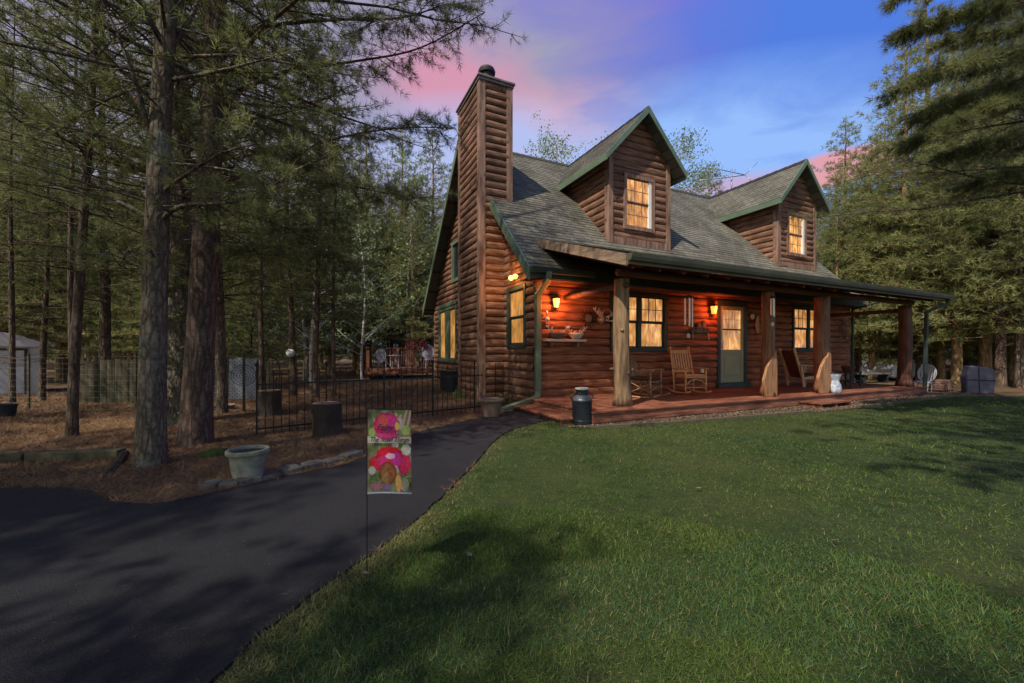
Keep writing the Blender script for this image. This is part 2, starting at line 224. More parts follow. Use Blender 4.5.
# ------------------------------------------------------------------ mesh helpers
def tag(o, label=None, cat=None, group=None, kind=None):
    if label: o['label'] = label
    if cat: o['category'] = cat
    if group: o['group'] = group
    if kind: o['kind'] = kind
    return o
def empty(name, loc, rz=0.0, label=None, cat=None, group=None):
    o = bpy.data.objects.new(name, None); COL.objects.link(o); o.location = loc; o.rotation_euler = (0,0,rz); o.empty_display_size=.2
    return tag(o, label, cat, group)
class MB:
    def __init__(s): s.v=[]; s.f=[]; s.m=[]; s.uv={}; s.cur=0; s.sm=False
    def add(s, vs, fs, uvs=None):
        n=len(s.v); s.v.extend([tuple(a) for a in vs])
        for i,f in enumerate(fs):
            if uvs: s.uv[len(s.f)] = uvs[i]
            s.f.append(tuple(a+n for a in f)); s.m.append(s.cur)
        return s
    def box(s,x0,x1,y0,y1,z0,z1):
        if x0>x1:x0,x1=x1,x0
        if y0>y1:y0,y1=y1,y0
        if z0>z1:z0,z1=z1,z0
        return s.add([(x0,y0,z0),(x1,y0,z0),(x1,y1,z0),(x0,y1,z0),(x0,y0,z1),(x1,y0,z1),(x1,y1,z1),(x0,y1,z1)],
              [(0,3,2,1),(4,5,6,7),(0,1,5,4),(1,2,6,5),(2,3,7,6),(3,0,4,7)])
    def beam(s,a,b,w,h,up=(0,0,1)):
        a=Vector(a);b=Vector(b);d=(b-a).normalized();u=Vector(up)
        if abs(d.dot(u))>.98: u=Vector((1,0,0))
        x=d.cross(u).normalized()*w/2;y=x.cross(d).normalized()*h/2
        vs=[a-x-y,a+x-y,a+x+y,a-x+y,b-x-y,b+x-y,b+x+y,b-x+y]
        return s.add(vs,[(0,1,2,3),(7,6,5,4),(0,4,5,1),(1,5,6,2),(2,6,7,3),(3,7,4,0)])
    def tube(s,pts,rad,n=8,cap=True):
        pts=[Vector(p) for p in pts]
        if not hasattr(rad,'__len__'): rad=[rad]*len(pts)
        vs=[];px=None
        for i,p in enumerate(pts):
            d=(pts[min(i+1,len(pts)-1)]-pts[max(i-1,0)])
            d=d.normalized() if d.length>1e-9 else Vector((0,0,1))
            if px is None:
                px=d.cross(Vector((0,0,1)) if abs(d.z)<.9 else Vector((1,0,0))).normalized()
            px=(px-d*px.dot(d)).normalized();py=d.cross(px)
            for k in range(n):
                a=2*math.pi*k/n; vs.append(p+(px*math.cos(a)+py*math.sin(a))*rad[i])
        fs=[]
        for i in range(len(pts)-1):
            for k in range(n):
                a=i*n+k;b=i*n+(k+1)%n; fs.append((a,b,b+n,a+n))
        if cap: fs.append(tuple(range(n))[::-1]); fs.append(tuple(range((len(pts)-1)*n,len(pts)*n)))
        return s.add(vs,fs)
    def lathe(s,prof,n=24,c=(0,0,0),jit=0.0):
        vs=[];fs=[]
        for r,z in prof:
            for k in range(n):
                a=2*math.pi*k/n; rr=r*(1+jit*math.sin(3*a+z*5)+jit*.6*math.sin(7*a+1)); vs.append((c[0]+rr*math.cos(a),c[1]+rr*math.sin(a),c[2]+z))
        for i in range(len(prof)-1):
            for k in range(n):
                a=i*n+k;b=i*n+(k+1)%n; fs.append((a,b,b+n,a+n))
        fs.append(tuple(range(n))[::-1]); fs.append(tuple(range((len(prof)-1)*n,len(prof)*n)))
        return s.add(vs,fs)
    def ball(s,c,r,n=12,sq=1.0):
        pr=[(max(.001,r*math.sin(math.pi*i/n)),-r*sq*math.cos(math.pi*i/n)) for i in range(n+1)]
        return s.lathe(pr,n*2,c)
    def poly(s,pts,z0,z1):      # prism of an xy outline
        n=len(pts); vs=[(x,y,z0) for x,y in pts]+[(x,y,z1) for x,y in pts]
        return s.add(vs,[tuple(range(n))[::-1],tuple(range(n,2*n))]+[(i,(i+1)%n,(i+1)%n+n,i+n) for i in range(n)])
    def build(s,name,mats,parent=None,smooth=False,bevel=0,autosm=None):
        me=bpy.data.meshes.new(name); me.from_pydata(s.v,[],s.f)
        if not isinstance(mats,(list,tuple)): mats=[mats]
        for m in mats: me.materials.append(m)
        if len(mats)>1: me.polygons.foreach_set('material_index',s.m)
        if s.uv:
            ul=me.uv_layers.new(name='UVMap')
            for fi,uv in s.uv.items():
                for li,c in zip(me.polygons[fi].loop_indices,uv): ul.data[li].uv=c
        if smooth: me.polygons.foreach_set('use_smooth',[True]*len(me.polygons))
        me.update()
        o=bpy.data.objects.new(name,me); COL.objects.link(o)
        if parent: o.parent=parent
        if bevel>0:
            b=o.modifiers.new('bevel','BEVEL'); b.width=bevel; b.segments=2; b.limit_method='ANGLE'
        return o
def arr_mesh(name, V3, mat_, parent=None, tint=None):
    """V3: (n,3,3) triangles"""
    n=V3.shape[0]; me=bpy.data.meshes.new(name)
    me.vertices.add(n*3); me.vertices.foreach_set('co',V3.reshape(-1).astype(np.float32))
    me.loops.add(n*3); me.loops.foreach_set('vertex_index',np.arange(n*3,dtype=np.int32))
    me.polygons.add(n); me.polygons.foreach_set('loop_start',np.arange(0,n*3,3,dtype=np.int32))
    me.polygons.foreach_set('loop_total',np.full(n,3,dtype=np.int32))
    me.update(calc_edges=True)
    if tint is not None:
        at=me.color_attributes.new('tint','FLOAT_COLOR','POINT'); c=np.ones((n*3,4),np.float32); c[:,:3]=np.repeat(tint,3,axis=0); at.data.foreach_set('color',c.reshape(-1))
    me.materials.append(mat_)
    o=bpy.data.objects.new(name,me); COL.objects.link(o)
    if parent: o.parent=parent
    return o
def copy_tree(o,parent=None):
    c=o.copy(); COL.objects.link(c); c.parent=parent
    for ch in list(o.children): copy_tree(ch,c)
    return c

# ------------------------------------------------------------------ log siding
CO=.195
def log_wall(mb,P,z0,z1,bounds,holes=(),bulge=.060,seed=1,seg=.7,zoff=0.0):
    """P(a,o,z) -> point; half-round log courses between z0 and z1; bounds(z)->(a0,a1); holes=[(a0,a1,z0,z1)]"""
    r=random.Random(seed)
    k=math.floor((z0-zoff)/CO)
    while zoff+k*CO<z1-1e-4:
        c0=zoff+k*CO; us=[0,.05,.16,.34,.5,.66,.84,.95,1.0]
        zs=[c0+u*CO for u in us]
        zs=[z for z in zs if z0-1e-6<=z<=z1+1e-6]
        for zz in [z0,z1]+[h[2] for h in holes]+[h[3] for h in holes]:
            if c0-1e-6<=zz<=c0+CO+1e-6 and z0-1e-6<=zz<=z1+1e-6: zs.append(zz)
        zs=sorted(set(round(z,4) for z in zs))
        jt=sorted(q for q in [bounds(c0+.1)[0]+r.uniform(.8,4.2),bounds(c0+.1)[0]+r.uniform(5.2,8.6),bounds(c0+.1)[0]+r.uniform(9.5,12)]) if (bounds(c0+.1)[1]-bounds(c0+.1)[0])>3.0 else []
        br=bulge*(.80+.36*r.random()); ph=r.random()*9; ph2=r.random()*9
        def off(a,z):
            u=(z-c0)/CO; u=min(max(u,0),1)
            return br*math.sqrt(max(0,1-(2*u-1)**2))*(1+.09*math.sin(a*2.1+ph)+.05*math.sin(a*5.3+ph2))
        for i in range(len(zs)-1):
            za,zb=zs[i],zs[i+1]
            if zb-za<1e-4: continue
            zm=(za+zb)/2; A=bounds(za);B=bounds(zb);Mi=bounds(zm)
            if Mi[1]-Mi[0]<.01: continue
            iv=[(None,None)]; ints=[(Mi[0],Mi[1])]
            for h in holes:
                if h[2]<zm<h[3]:
                    new=[]
                    for a,b in ints:
                        if h[0]>a and h[0]<b: new.append((a,h[0]))
                        if h[1]>a and h[1]<b: new.append((h[1],b))
                        if h[1]<=a or h[0]>=b: new.append((a,b))
                    ints=new
            if jt and len(ints)>=1:
                new=[]
                for a,b in ints:
                    cut=[a]+sum([[q-.004,q+.004] for q in jt if a+.4<q<b-.4],[])+[b]
                    new+=[(cut[i2],cut[i2+1]) for i2 in range(0,len(cut),2)]
                ints=new
            for a,b in ints:
                la=A[0] if a==Mi[0] else a; lb=B[0] if a==Mi[0] else a
                ra=A[1] if b==Mi[1] else b; rb=B[1] if b==Mi[1] else b
                n=max(1,int((b-a)/seg)); vs=[]
                for j in range(n+1):
                    x=la+(ra-la)*j/n; vs.append(P(x,off(x,za),za))
                for j in range(n+1):
                    x=lb+(rb-lb)*j/n; vs.append(P(x,off(x,zb),zb))
                mb.add(vs,[(j,j+1,j+n+2,j+n+1) for j in range(n)])
        k+=1
Pf=lambda t: (lambda a,o,z:(a,t-o,z))           # faces the front (-y)
Pb=lambda t: (lambda a,o,z:(a,t+o,z))
Pl=lambda s: (lambda a,o,z:(s-o,a,z))           # faces the left (-x)
Pr=lambda s: (lambda a,o,z:(s+o,a,z))
def pbox(mb,P,a0,a1,o0,o1,z0,z1):
    p=P(a0,o0,z0);q=P(a1,o1,z1); mb.box(p[0],q[0],p[1],q[1],p[2],q[2])

def smooth_line(pts,n=6):
    out=[]
    for i in range(len(pts)-1):
        p0=Vector(pts[max(i-1,0)]);p1=Vector(pts[i]);p2=Vector(pts[i+1]);p3=Vector(pts[min(i+2,len(pts)-1)])
        for j in range(n):
            t=j/n; out.append(tuple(.5*((2*p1)+(-p0+p2)*t+(2*p0-5*p1+4*p2-p3)*t*t+(-p0+3*p1-3*p2+p3)*t**3)))
    out.append(tuple(pts[-1])); return out
house=empty('log_house',(HO[0],HO[1],0),ANG,'brown log cabin with dormers, tall log chimney and covered porch','house')
S1=12.55; D=8.83; KR=1.02; Z0=3.43; RIDGE=(4.41,7.93)
roofz=lambda t: Z0+KR*(t if t<=RIDGE[0] else 2*RIDGE[0]-t)
# walls
holes_f=[(1.98,3.88,1.24,2.74),(5.78,7.0,.22,2.68),(9.2,11.05,1.24,2.74)]
mb=MB(); log_wall(mb,Pf(0),0,3.3,lambda z:(.06,S1-.06),holes_f,seed=3,bulge=.058); mb.build('wall',M['log_h'],house)
holes_g=[(.45,1.5,1.33,2.85),(5.75,8.15,.85,2.95),(5.3,6.35,3.7,5.2)]
def gb(z):
    zz=z+.12
    if zz<=Z0: return (.06,D-.06)
    d=(zz-Z0)/KR; return (max(.06,d),min(D-.06,D-d))
mb=MB(); log_wall(mb,Pl(0),0,7.7,gb,holes_g,seed=5); mb.build('wall',M['log_v'],house)
mb=MB(); log_wall(mb,Pr(S1),0,7.7,gb,[],seed=6); mb.build('wall',M['log_v'],house)
mb=MB(); log_wall(mb,Pb(D),0,3.3,lambda z:(.06,S1-.06),[],seed=8); mb.build('wall',M['log_h'],house)
for s in (-.045,S1-.065):
    for t in (-.045,D-.065): mb=MB(); mb.box(s,s+.11,t,t+.11,0,3.25); mb.build('corner_board',M['board'],house,bevel=.008)
mb=MB(); mb.box(.12,S1-.12,.12,D-.12,0,.02); mb.box(.02,S1-.02,.06,D-.06,-.3,.03); mb.build('foundation',M['stone'],house)

def window(P,a0,a1,z0,z1,cols=2,paneM='pane',frameM='dgreen',cw=.09,mul=.1,munt_top=(3,2),munt_bot=None,mid=None,parent=house,jamb=None,vert=False):
    """casing with sashes; glass is recessed behind the sashes"""
    f=MB()
    for x in ((a0-cw,a0),(a1,a1+cw)): pbox(f,P,x[0],x[1],-.06,.075,z0-cw,z1+cw)
    pbox(f,P,a0,a1,-.06,.075,z1,z1+cw); pbox(f,P,a0,a1,-.06,.09,z0-cw,z0)
    w=(a1-a0-mul*(cols-1))/cols
    for c in range(1,cols): x=a0+c*w+(c-1)*mul; pbox(f,P,x,x+mul,-.06,.06,z0,z1)
    flat=parent is not house
    fr=None if flat else f.build('window',M[frameM],parent,bevel=.006)
    sm=MB(); mu=MB(); pn=MB(); zm=mid if mid else (z0+z1)/2; sw=.035
    for c in range(cols):
        x0=a0+c*(w+mul)+.004; x1=x0+w-.008
        for (b,t,o) in (([(z0+.004,zm,.012),(zm+.001,z1-.004,.035)] if not vert else [(z0+.004,z1-.004,.03)])):
            for q in ((x0,x0+sw),(x1-sw,x1)): pbox(sm,P,q[0],q[1],o-.03,o,b,t)
            pbox(sm,P,x0+sw,x1-sw,o-.03,o,b,b+sw); pbox(sm,P,x0+sw,x1-sw,o-.03,o,t-sw,t)
            pbox(pn,P,x0+sw-.003,x1-sw+.003,o-.024,o-.018,b+sw-.003,t-sw+.003)
            mt=munt_top if (o>.02) else munt_bot
            if mt:
                for i in range(1,mt[0]):
                    xx=x0+sw+(x1-x0-2*sw)*i/mt[0]; pbox(mu,P,xx-.008,xx+.008,o-.0175,o-.006,b+sw,t-sw)
                for i in range(1,mt[1]):
                    zz=b+sw+(t-b-2*sw)*i/mt[1]; pbox(mu,P,x0+sw,x1-sw,o-.0172,o-.0065,zz-.008,zz+.008)
    if jamb is not None:
        sm.cur=1; pbox(sm,P,a1-.10,a1-.005,-.02,.05,z0+.01,z1-.01); sm.cur=0
    bk=MB(); pbox(bk,P,a0-.02,a1+.02,-.30,-.26,z0-.02,z1+.02)
    if flat:      # a dormer's window is one sub-part: casing, sash, pane and muntins in one mesh
        al=MB()
        for src,off in ((f,0),(sm,0),(pn,2),(mu,3),(bk,3)):
            for fc,mi in zip(src.f,src.m):
                al.cur=off+mi; al.add([src.v[q] for q in fc],[tuple(range(len(fc)))])
        return al.build('window',[M[frameM],M['white'],M[paneM],M['board']],parent)
    sm.build('sash',[M[frameM],M['white']],fr); pn.build('pane',M[paneM],fr)
    if mu.v: mu.build('muntin',M['white'] if paneM=='x' else M['board'],fr)
    bk.build('curtain',M['fabric_bag'],fr)
    return fr
window(Pf(0),2.10,3.76,1.34,2.64)
window(Pf(0),9.32,10.93,1.34,2.64)
window(Pl(0),.56,1.40,1.42,2.74,cols=1,paneM='pane_gable',munt_top=None,cw=.10)
window(Pl(0),5.90,7.95,.98,2.80,cols=2,paneM='pane_gable',frameM='green',munt_top=None,cw=.12,vert=True,mul=.56)
window(Pl(0),5.42,6.22,3.82,5.05,cols=1,paneM='darkpane',frameM='green',munt_top=None,cw=.11,vert=True)
# peaked head trim above the triple window
mb=MB(); pbox(mb,Pl(0),5.7,8.2,.076,.10,2.93,3.05); mb.build('window_head',M['green'],house)

# door
mb=MB(); P=Pf(0)
for a in ((5.76,5.88),(6.90,7.02)): pbox(mb,P,a[0],a[1],-.05,.08,.22,2.56)
pbox(mb,P,5.76,7.02,-.05,.085,2.56,2.70); pbox(mb,P,5.70,7.08,-.05,.16,.222,.35)
dr=mb.build('door',M['dgreen'],house,bevel=.006)
mb=MB(); z0,z1=.355,2.55
for a in ((5.885,5.99),(6.79,6.895)): pbox(mb,P,a[0],a[1],.01,.05,z0,z1)
pbox(mb,P,5.99,6.79,.01,.05,2.44,z1); pbox(mb,P,5.99,6.79,.01,.05,z0,.50); pbox(mb,P,5.99,6.79,.01,.05,1.18,1.30)
pbox(mb,P,5.99,6.79,.015,.035,.50,1.18); pbox(mb,P,6.08,6.70,.034,.045,.58,1.10)
mb.build('storm_door',M['doorgreen'],dr,bevel=.005)
mb=MB(); pbox(mb,P,5.985,6.795,.016,.022,1.295,2.445); mb.build('pane',M['pane'],dr)
mb=MB(); pbox(mb,P,5.99,6.79,.024,.046,1.86,1.90)
mb.build('glass_bar',M['dgreen'],dr)
mb=MB()
for i in (1,2): pbox(mb,P,5.99+.8*i/3-.006,5.99+.8*i/3+.006,.0222,.028,1.9,2.44)
pbox(mb,P,5.99,6.79,.0224,.0275,2.16,2.172); mb.build('muntin',M['fabric_bag'],dr)
mb=MB(); mb.tube([P(5.94,.05,1.32),P(5.94,.10,1.32),P(5.94,.10,1.52),P(5.94,.05,1.52)],.012,8); pbox(mb,P,5.915,5.965,.049,.058,1.28,1.56); mb.build('handle',M['lid'],dr)

# ------------------------------------------------------------------ roofs
def slope(mb,e0,e1,r0,r1,rev=False,th=.012):
    e0,e1,r0,r1=map(Vector,(e0,e1,r0,r1)); ln=((r0+r1)/2-(e0+e1)/2).length; n=max(2,round(ln/.14))
    nrm=(e1-e0).cross(r0-e0).normalized()
    if nrm.z<0: nrm=-nrm
    rr=random.Random(int(ln*100)); m=max(2,int((e1-e0).length/.8))
    ux=(e1-e0).normalized()
    for i in range(n):
        a=e0.lerp(r0,i/n);b=e1.lerp(r1,i/n);c=e1.lerp(r1,(i+1)/n);d=e0.lerp(r0,(i+1)/n)
        vs=[];uv0=[]
        lo=nrm*th; hi=nrm*.004
        for j in range(m+1):
            w=lo*(.8+.5*rr.random()); vs+= [a.lerp(b,j/m)+w, d.lerp(c,j/m)+hi, a.lerp(b,j/m)-nrm*.01]
        fs=[];uvs=[]
        for j in range(m):
            q=3*j; fs.append((q,q+3,q+4,q+1)); p0=(a.lerp(b,j/m)-e0).dot(ux);p1=(a.lerp(b,(j+1)/m)-e0).dot(ux)
            uvs.append([(p0,i*.14+.002),(p1,i*.14+.002),(p1,i*.14+.138),(p0,i*.14+.138)])
            fs.append((q+2,q+5,q+3,q)); uvs.append([(p0,i*.14),(p1,i*.14),(p1,i*.14+.002),(p0,i*.14+.002)])
        mb.add(vs,fs,uvs)
def slab(mb,e0,e1,r0,r1,th):
    vs=[Vector(p) for p in (e0,e1,r1,r0)]; dn=Vector((0,0,-th)); up=Vector((0,0,-.012))
    mb.add([v+up for v in vs]+[v+dn for v in vs],[(0,1,2,3),(7,6,5,4),(0,4,5,1),(1,5,6,2),(2,6,7,3),(3,7,4,0)])
SL,SR=-.40,12.92; TE=-.39; TB=2*RIDGE[0]-TE
zE=roofz(TE)
roof=MB(); roof.cur=0
slope(roof,(SL,TE,zE),(SR,TE,zE),(SL,RIDGE[0],RIDGE[1]),(SR,RIDGE[0],RIDGE[1]))
slope(roof,(SR,TB,zE),(SL,TB,zE),(SR,RIDGE[0],RIDGE[1]),(SL,RIDGE[0],RIDGE[1]))
slab(roof,(SL,TE,zE),(SR,TE,zE),(SL,RIDGE[0],RIDGE[1]),(SR,RIDGE[0],RIDGE[1]),.13)
slab(roof,(SR,TB,zE),(SL,TB,zE),(SR,RIDGE[0],RIDGE[1]),(SL,RIDGE[0],RIDGE[1]),.13)
RF=roof.build('roof',M['shingle'],house)
mb=MB()
for i in range(60):
    a=SL+(SR-SL)*i/60;b=a+(SR-SL)/60+.02
    mb.add([(a,RIDGE[0]-.14,RIDGE[1]-.10),(b,RIDGE[0]-.14,RIDGE[1]-.11),(b,RIDGE[0],RIDGE[1]+.03),(a,RIDGE[0],RIDGE[1]+.045),(b,RIDGE[0]+.14,RIDGE[1]-.11),(a,RIDGE[0]+.14,RIDGE[1]-.10)],[(0,1,2,3),(3,2,4,5)])
mb.build('ridge_cap',M['shingle'],RF)
def rake(mb,s,outs,pts,w=.2,th=.045,drop=.0):
    """board following pts (t,z) on plane x=s"""
    for (t0,z0),(t1,z1) in zip(pts[:-1],pts[1:]):
        a,b=s,s+outs*th
        mb.add([(a,t0,z0-w-drop),(b,t0,z0-w-drop),(b,t0,z0-drop),(a,t0,z0-drop),(a,t1,z1-w-drop),(b,t1,z1-w-drop),(b,t1,z1-drop),(a,t1,z1-drop)],
               [(0,1,2,3),(7,6,5,4),(0,4,5,1),(1,5,6,2),(2,6,7,3),(3,7,4,0)])
mb=MB(); P3=[(TE-.02,zE+.02),(RIDGE[0],RIDGE[1]+.03),(TB+.02,zE+.02)]
rake(mb,SL-.002,-1,P3,.30); mb.build('rake_board',M['green'],RF); mb=MB(); rake(mb,SR+.002,1,P3,.30); mb.build('rake_board',M['green'],RF)
for s in (SL+.002,S1+.06):   # soffit boards under the gable overhang
    mb=MB()
    for (t0,z0),(t1,z1) in zip(P3[:-1],P3[1:]):
        mb.add([(s,t0,z0-.16),(s+.33,t0,z0-.16),(s+.33,t1,z1-.16),(s,t1,z1-.16)],[(0,1,2,3)])
    mb.build('soffit',M['soffit'],RF)
# main eave gutter and fascia (visible left of the porch roof)
def gutter(parent,s0,s1,t,z,mt='green',name='gutter'):
    mb=MB(); pr=[(0,0),(0,-.115),(-.085,-.115),(-.105,-.06),(-.12,0),(-.108,0),(-.095,-.055),(-.078,-.10),(-.012,-.10),(-.012,0)]
    vs=[(s0,t+a,z+b) for a,b in pr]+[(s1,t+a,z+b) for a,b in pr]; n=len(pr)
    mb.add(vs,[(i,(i+1)%n,(i+1)%n+n,i+n) for i in range(n)]+[tuple(range(n))[::-1],tuple(range(n,2*n))])
    # end caps close the trough
    for s in (s0,s1-.006): mb.add([(s,t,z),(s,t,z-.115),(s,t-.085,z-.115),(s,t-.12,z)],[(0,1,2,3)])
    return mb.build(name,M[mt],parent)
gutter(house,SL,1.2,TE-.052,zE-.01,'dgreen')
mb=MB(); mb.box(SL,S1,TE-.05,TE-.012,zE-.22,zE-.015); mb.box(SL,SR,TB+.012,TB+.05,zE-.22,zE-.015); mb.build('fascia',M['dgreen'],house)
mb=MB(); mb.box(SL,S1+.3,TE,.0,zE-.235,zE-.22); mb.build('soffit',M['soffit'],house)

# porch roof
PE,PS=-2.70,.33; PSL,PSR=.25,12.06; PZ=2.86
ptop=.42; pz=lambda t: PZ+PS*(t-PE)
pr=MB(); slope(pr,(PSL,PE,PZ),(PSR,PE,PZ),(PSL,ptop,pz(ptop)),(PSR,ptop,pz(ptop))); slab(pr,(PSL,PE,PZ),(PSR,PE,PZ),(PSL,ptop,pz(ptop)),(PSR,ptop,pz(ptop)),.06)
PR=pr.build('porch_roof',M['shingle'],house)
mb=MB()
rake(mb,PSL-.002,-1,[(PE-.0,PZ+.015),(ptop+.05,pz(ptop)+.03)],.20); mb.build('rake_board',M['rake_board'],PR)
mb=MB(); rake(mb,PSR+.002,1,[(PE-.0,PZ+.015),(ptop,pz(ptop)+.015)],.20); mb.build('rake_board',M['dgreen'],PR)
gutter(PR,PSL-.05,PSR+.05,PE-.052,PZ+.0,'gutter')
mb=MB(); mb.box(PSL,PSR,PE-.048,PE-.012,PZ-.16,PZ-.02); mb.build('fascia',M['gutter'],PR)
mb=MB()  # ceiling boards and rafters
for i in range(22):
    t0=-2.66+i*.14; mb.add([(PSL+.05,t0,pz(t0)-.066),(PSR-.05,t0,pz(t0)-.066),(PSR-.05,t0+.134,pz(t0+.134)-.066),(PSL+.05,t0+.134,pz(t0+.134)-.066),
      (PSL+.05,t0,pz(t0)-.085),(PSR-.05,t0,pz(t0)-.085),(PSR-.05,t0+.134,pz(t0+.134)-.085),(PSL+.05,t0+.134,pz(t0+.134)-.085)],[(0,1,2,3),(7,6,5,4),(0,4,5,1),(2,6,7,3),(0,3,7,4),(1,5,6,2)])
mb.build('ceiling',M['soffit'],PR)
mb=MB()
s=.45
while s<12:
    mb.beam((s,-2.62,pz(-2.62)-.16),(s,0,pz(0)-.16),.05,.15); s+=.61
mb.build('rafter',M['soffit'],PR)
mb=MB(); mb.tube([(.55,-2.08,2.70),(4.2,-2.08,2.705),(8.2,-2.08,2.70),(11.6,-2.08,2.70)],[.075,.08,.08,.075],14); bm_=mb.build('beam',M['soffit'],house,smooth=True)
for s in (.72,11.3):
    mb=MB(); mb.tube([(s,-2.12,2.47),(s,-.02,2.47)],[.06,.055],12); mb.build('tie_beam',M['soffit'],house,smooth=True)
# posts: three plain trunks and two with sawn flare faces
def post(s,t,r0,r1,mt,flare=None,knots=(),lean=0,seed=1):
    rr=random.Random(seed); mb=MB(); n=18; prof=[]; zs=[.22+i*(2.6-.22)/16 for i in range(17)]
    vs=[]
    for i,z in enumerate(zs):
        u=i/16; r=r0+(r1-r0)*u
        if u<.12: r*=1+.25*(1-u/.12)
        cx=s+lean*u+.018*math.sin(u*6+seed); cy=t+.015*math.cos(u*5+seed)
        for k in range(n):
            a=2*math.pi*k/n; q=r*(1+.05*math.sin(2*a+seed+u*2)+.03*math.sin(5*a+seed*2+u*4)); vs.append((cx+q*math.cos(a),cy+q*math.sin(a),z))
    fs=[]
    for i in range(16):
        for k in range(n): a=i*n+k;b=i*n+(k+1)%n; fs.append((a,b,b+n,a+n))
    fs.append(tuple(range(n))[::-1]); fs.append(tuple(range(16*n,17*n)))
    mb.add(vs,fs)
    for (z,a,l) in knots:
        d=Vector((math.cos(a),math.sin(a),.25)); c=Vector((s,t,z)); mb.tube([c+d*r0*.6,c+d*(r0+l*.6),c+d*(r0+l)],[.05,.03,.018],8)
    p=mb.build('post',M[mt],house,smooth=True)
    if flare:
        f=MB()
        prof=flare[:3]+smooth_line(flare[3:],4)  # outline (s,z) of the slab, front face just proud of the log
        y0,y1=t-r0*1.02-.02,t-r0*.72; n=len(prof)
        f.add([(a,y0,z) for a,z in prof]+[(a,y1,z) for a,z in prof],[tuple(range(n)),tuple(range(n,2*n))[::-1]]+[(i,i+n,(i+1)%n+n,(i+1)%n) for i in range(n)])
        f.build('flare',M['post_cut'],p,bevel=.012)
    return p
p1=post(.72,-1.98,.150,.135,'post',knots=((.86,2.9,.08),(.84,-.3,.09),(.8,-1.4,.03),(1.6,-2.2,.02)),seed=2)
fl=lambda l,r,h:[(l+.2*(r-l),.222),(r,.222),(r,.22+h*.8),(r-.02,.22+h),(r-.22*(r-l),.22+h*1.02),(r-.30*(r-l),.22+h*.93),(r-.52*(r-l),.22+h*.82),(r-.75*(r-l),.22+h*.66),(r-.93*(r-l),.22+h*.46),(l,.22+h*.38),(l+.06*(r-l),.22+h*.2)]
post(4.90,-2.06,.145,.135,'post_red',fl(4.52,4.99,1.0),seed=5)
post(6.96,-2.10,.17,.16,'post_red',fl(6.46,7.0,.98),seed=9)
post(11.28,-2.05,.175,.155,'post_dark',seed=12,lean=-.03)

# deck
mb=MB(); d0,d1,df=-.27,11.55,-2.43; y=df-.025; rr=random.Random(4)
while y<-.02:
    w=.138; x=d0-.02; zz=.22+rr.uniform(-.0015,.0015)
    cuts=sorted([rr.uniform(3,9),rr.uniform(2,10)]); xs=[d0-.02]+cuts+[d1+.02]
    for a,b in zip(xs[:-1],xs[1:]): mb.box(a+.002,b-.002,y,min(y+w,-.0),zz-.028,zz)
    y+=w+.006
dk=mb.build('porch_deck',M['deck'],house,bevel=.003)
mb=MB(); mb.box(d0,d1,df,df+.04,.02,.190); mb.box(d0,d0+.04,df+.04,-.01,0,.190); mb.box(d1-.04,d1,df+.04,-.01,0,.19); mb.build('skirt_board',M['deck'],dk,bevel=.004)
def step(s0,s1,t0,t1,z,op=True):
    mb=MB(); n=max(1,round((t1-t0)/.14)); w=(t1-t0)/n
    for i in range(n): mb.box(s0,s1,t0+i*w,t0+i*w+w-.006,z-.035,z)
    st=mb.build('step',M['deck'],house,bevel=.003)
    for q in (s0+.03,(s0+s1)/2,s1-.07): mb=MB(); mb.box(q,q+.04,t0+.01,t1-.01,0,z-.036); mb.build('stringer',M['deck'],st)
step(5.35,6.55,-2.93,-2.46,.125)
# side step along the left end of the porch
mb=MB()
for i in range(3): mb.box(-.78+i*.165,-.78+i*.165+.158,-2.25,-.15,.085,.118)
st=mb.build('step',M['deck'],house,bevel=.003); mb=MB(); mb.box(-.76,-.30,-2.22,-2.18,0,.084); mb.box(-.76,-.30,-.22,-.18,0,.084); mb.box(-.72,-.70,-2.17,-.23,0,.084); mb.build('stringer',M['deck'],st)

# ------------------------------------------------------------------ chimney
cs0,cs1,ct0,ct1,cz=-.68,.13,1.755,3.38,8.16
mb=MB()
log_wall(mb,Pf(ct0),0,cz,lambda z:(cs0+.05,cs1-.05),seed=21,bulge=.058,seg=.3); n0=len(mb.f)
mb.cur=1; log_wall(mb,Pl(cs0),0,cz,lambda z:(ct0+.05,ct1-.05),seed=22,bulge=.058)
log_wall(mb,Pr(cs1),3.3,cz,lambda z:(ct0+.05,ct1-.05),seed=23,bulge=.058)
mb.cur=0; log_wall(mb,Pb(ct1),0,cz,lambda z:(cs0+.05,cs1-.05),seed=24,bulge=.058)
CH=mb.build('chimney',[M['log_hw'],M['log_v']],house)
for s,q in ((cs0-.065,1),(cs1+.065,-1)):
    for t,w in ((ct0-.065,1),(ct1+.065,-1)):
        lo=0 if q==1 else 3.3; mb=MB()
        mb.box(s,s+.17*q,t,t+.035*w,lo,cz); mb.box(s,s+.035*q,t+.034*w,t+.17*w,lo,cz)
        mb.build('corner_board',M['board'],CH,bevel=.004)
mb=MB(); mb.box(cs0-.09,cs1+.09,ct0-.09,ct1+.09,cz,cz+.07); mb.box(cs0-.12,cs1+.12,ct0-.12,ct1+.12,cz+.071,cz+.13); mb.box(cs0+.02,cs1-.02,ct0+.02,ct1-.02,cz+.161,cz+.20)
mb.build('chimney_cap',M['cap'],CH,bevel=.01)
mb=MB(); c=((cs0+cs1)/2-.12,ct0+.30,cz+.16); mb.lathe([(.17,0),(.17,.26),(.22,.265),(.23,.33),(.20,.40),(.12,.44),(.01,.45)],24,c); mb.build('flue',M['flue'],CH,smooth=False)

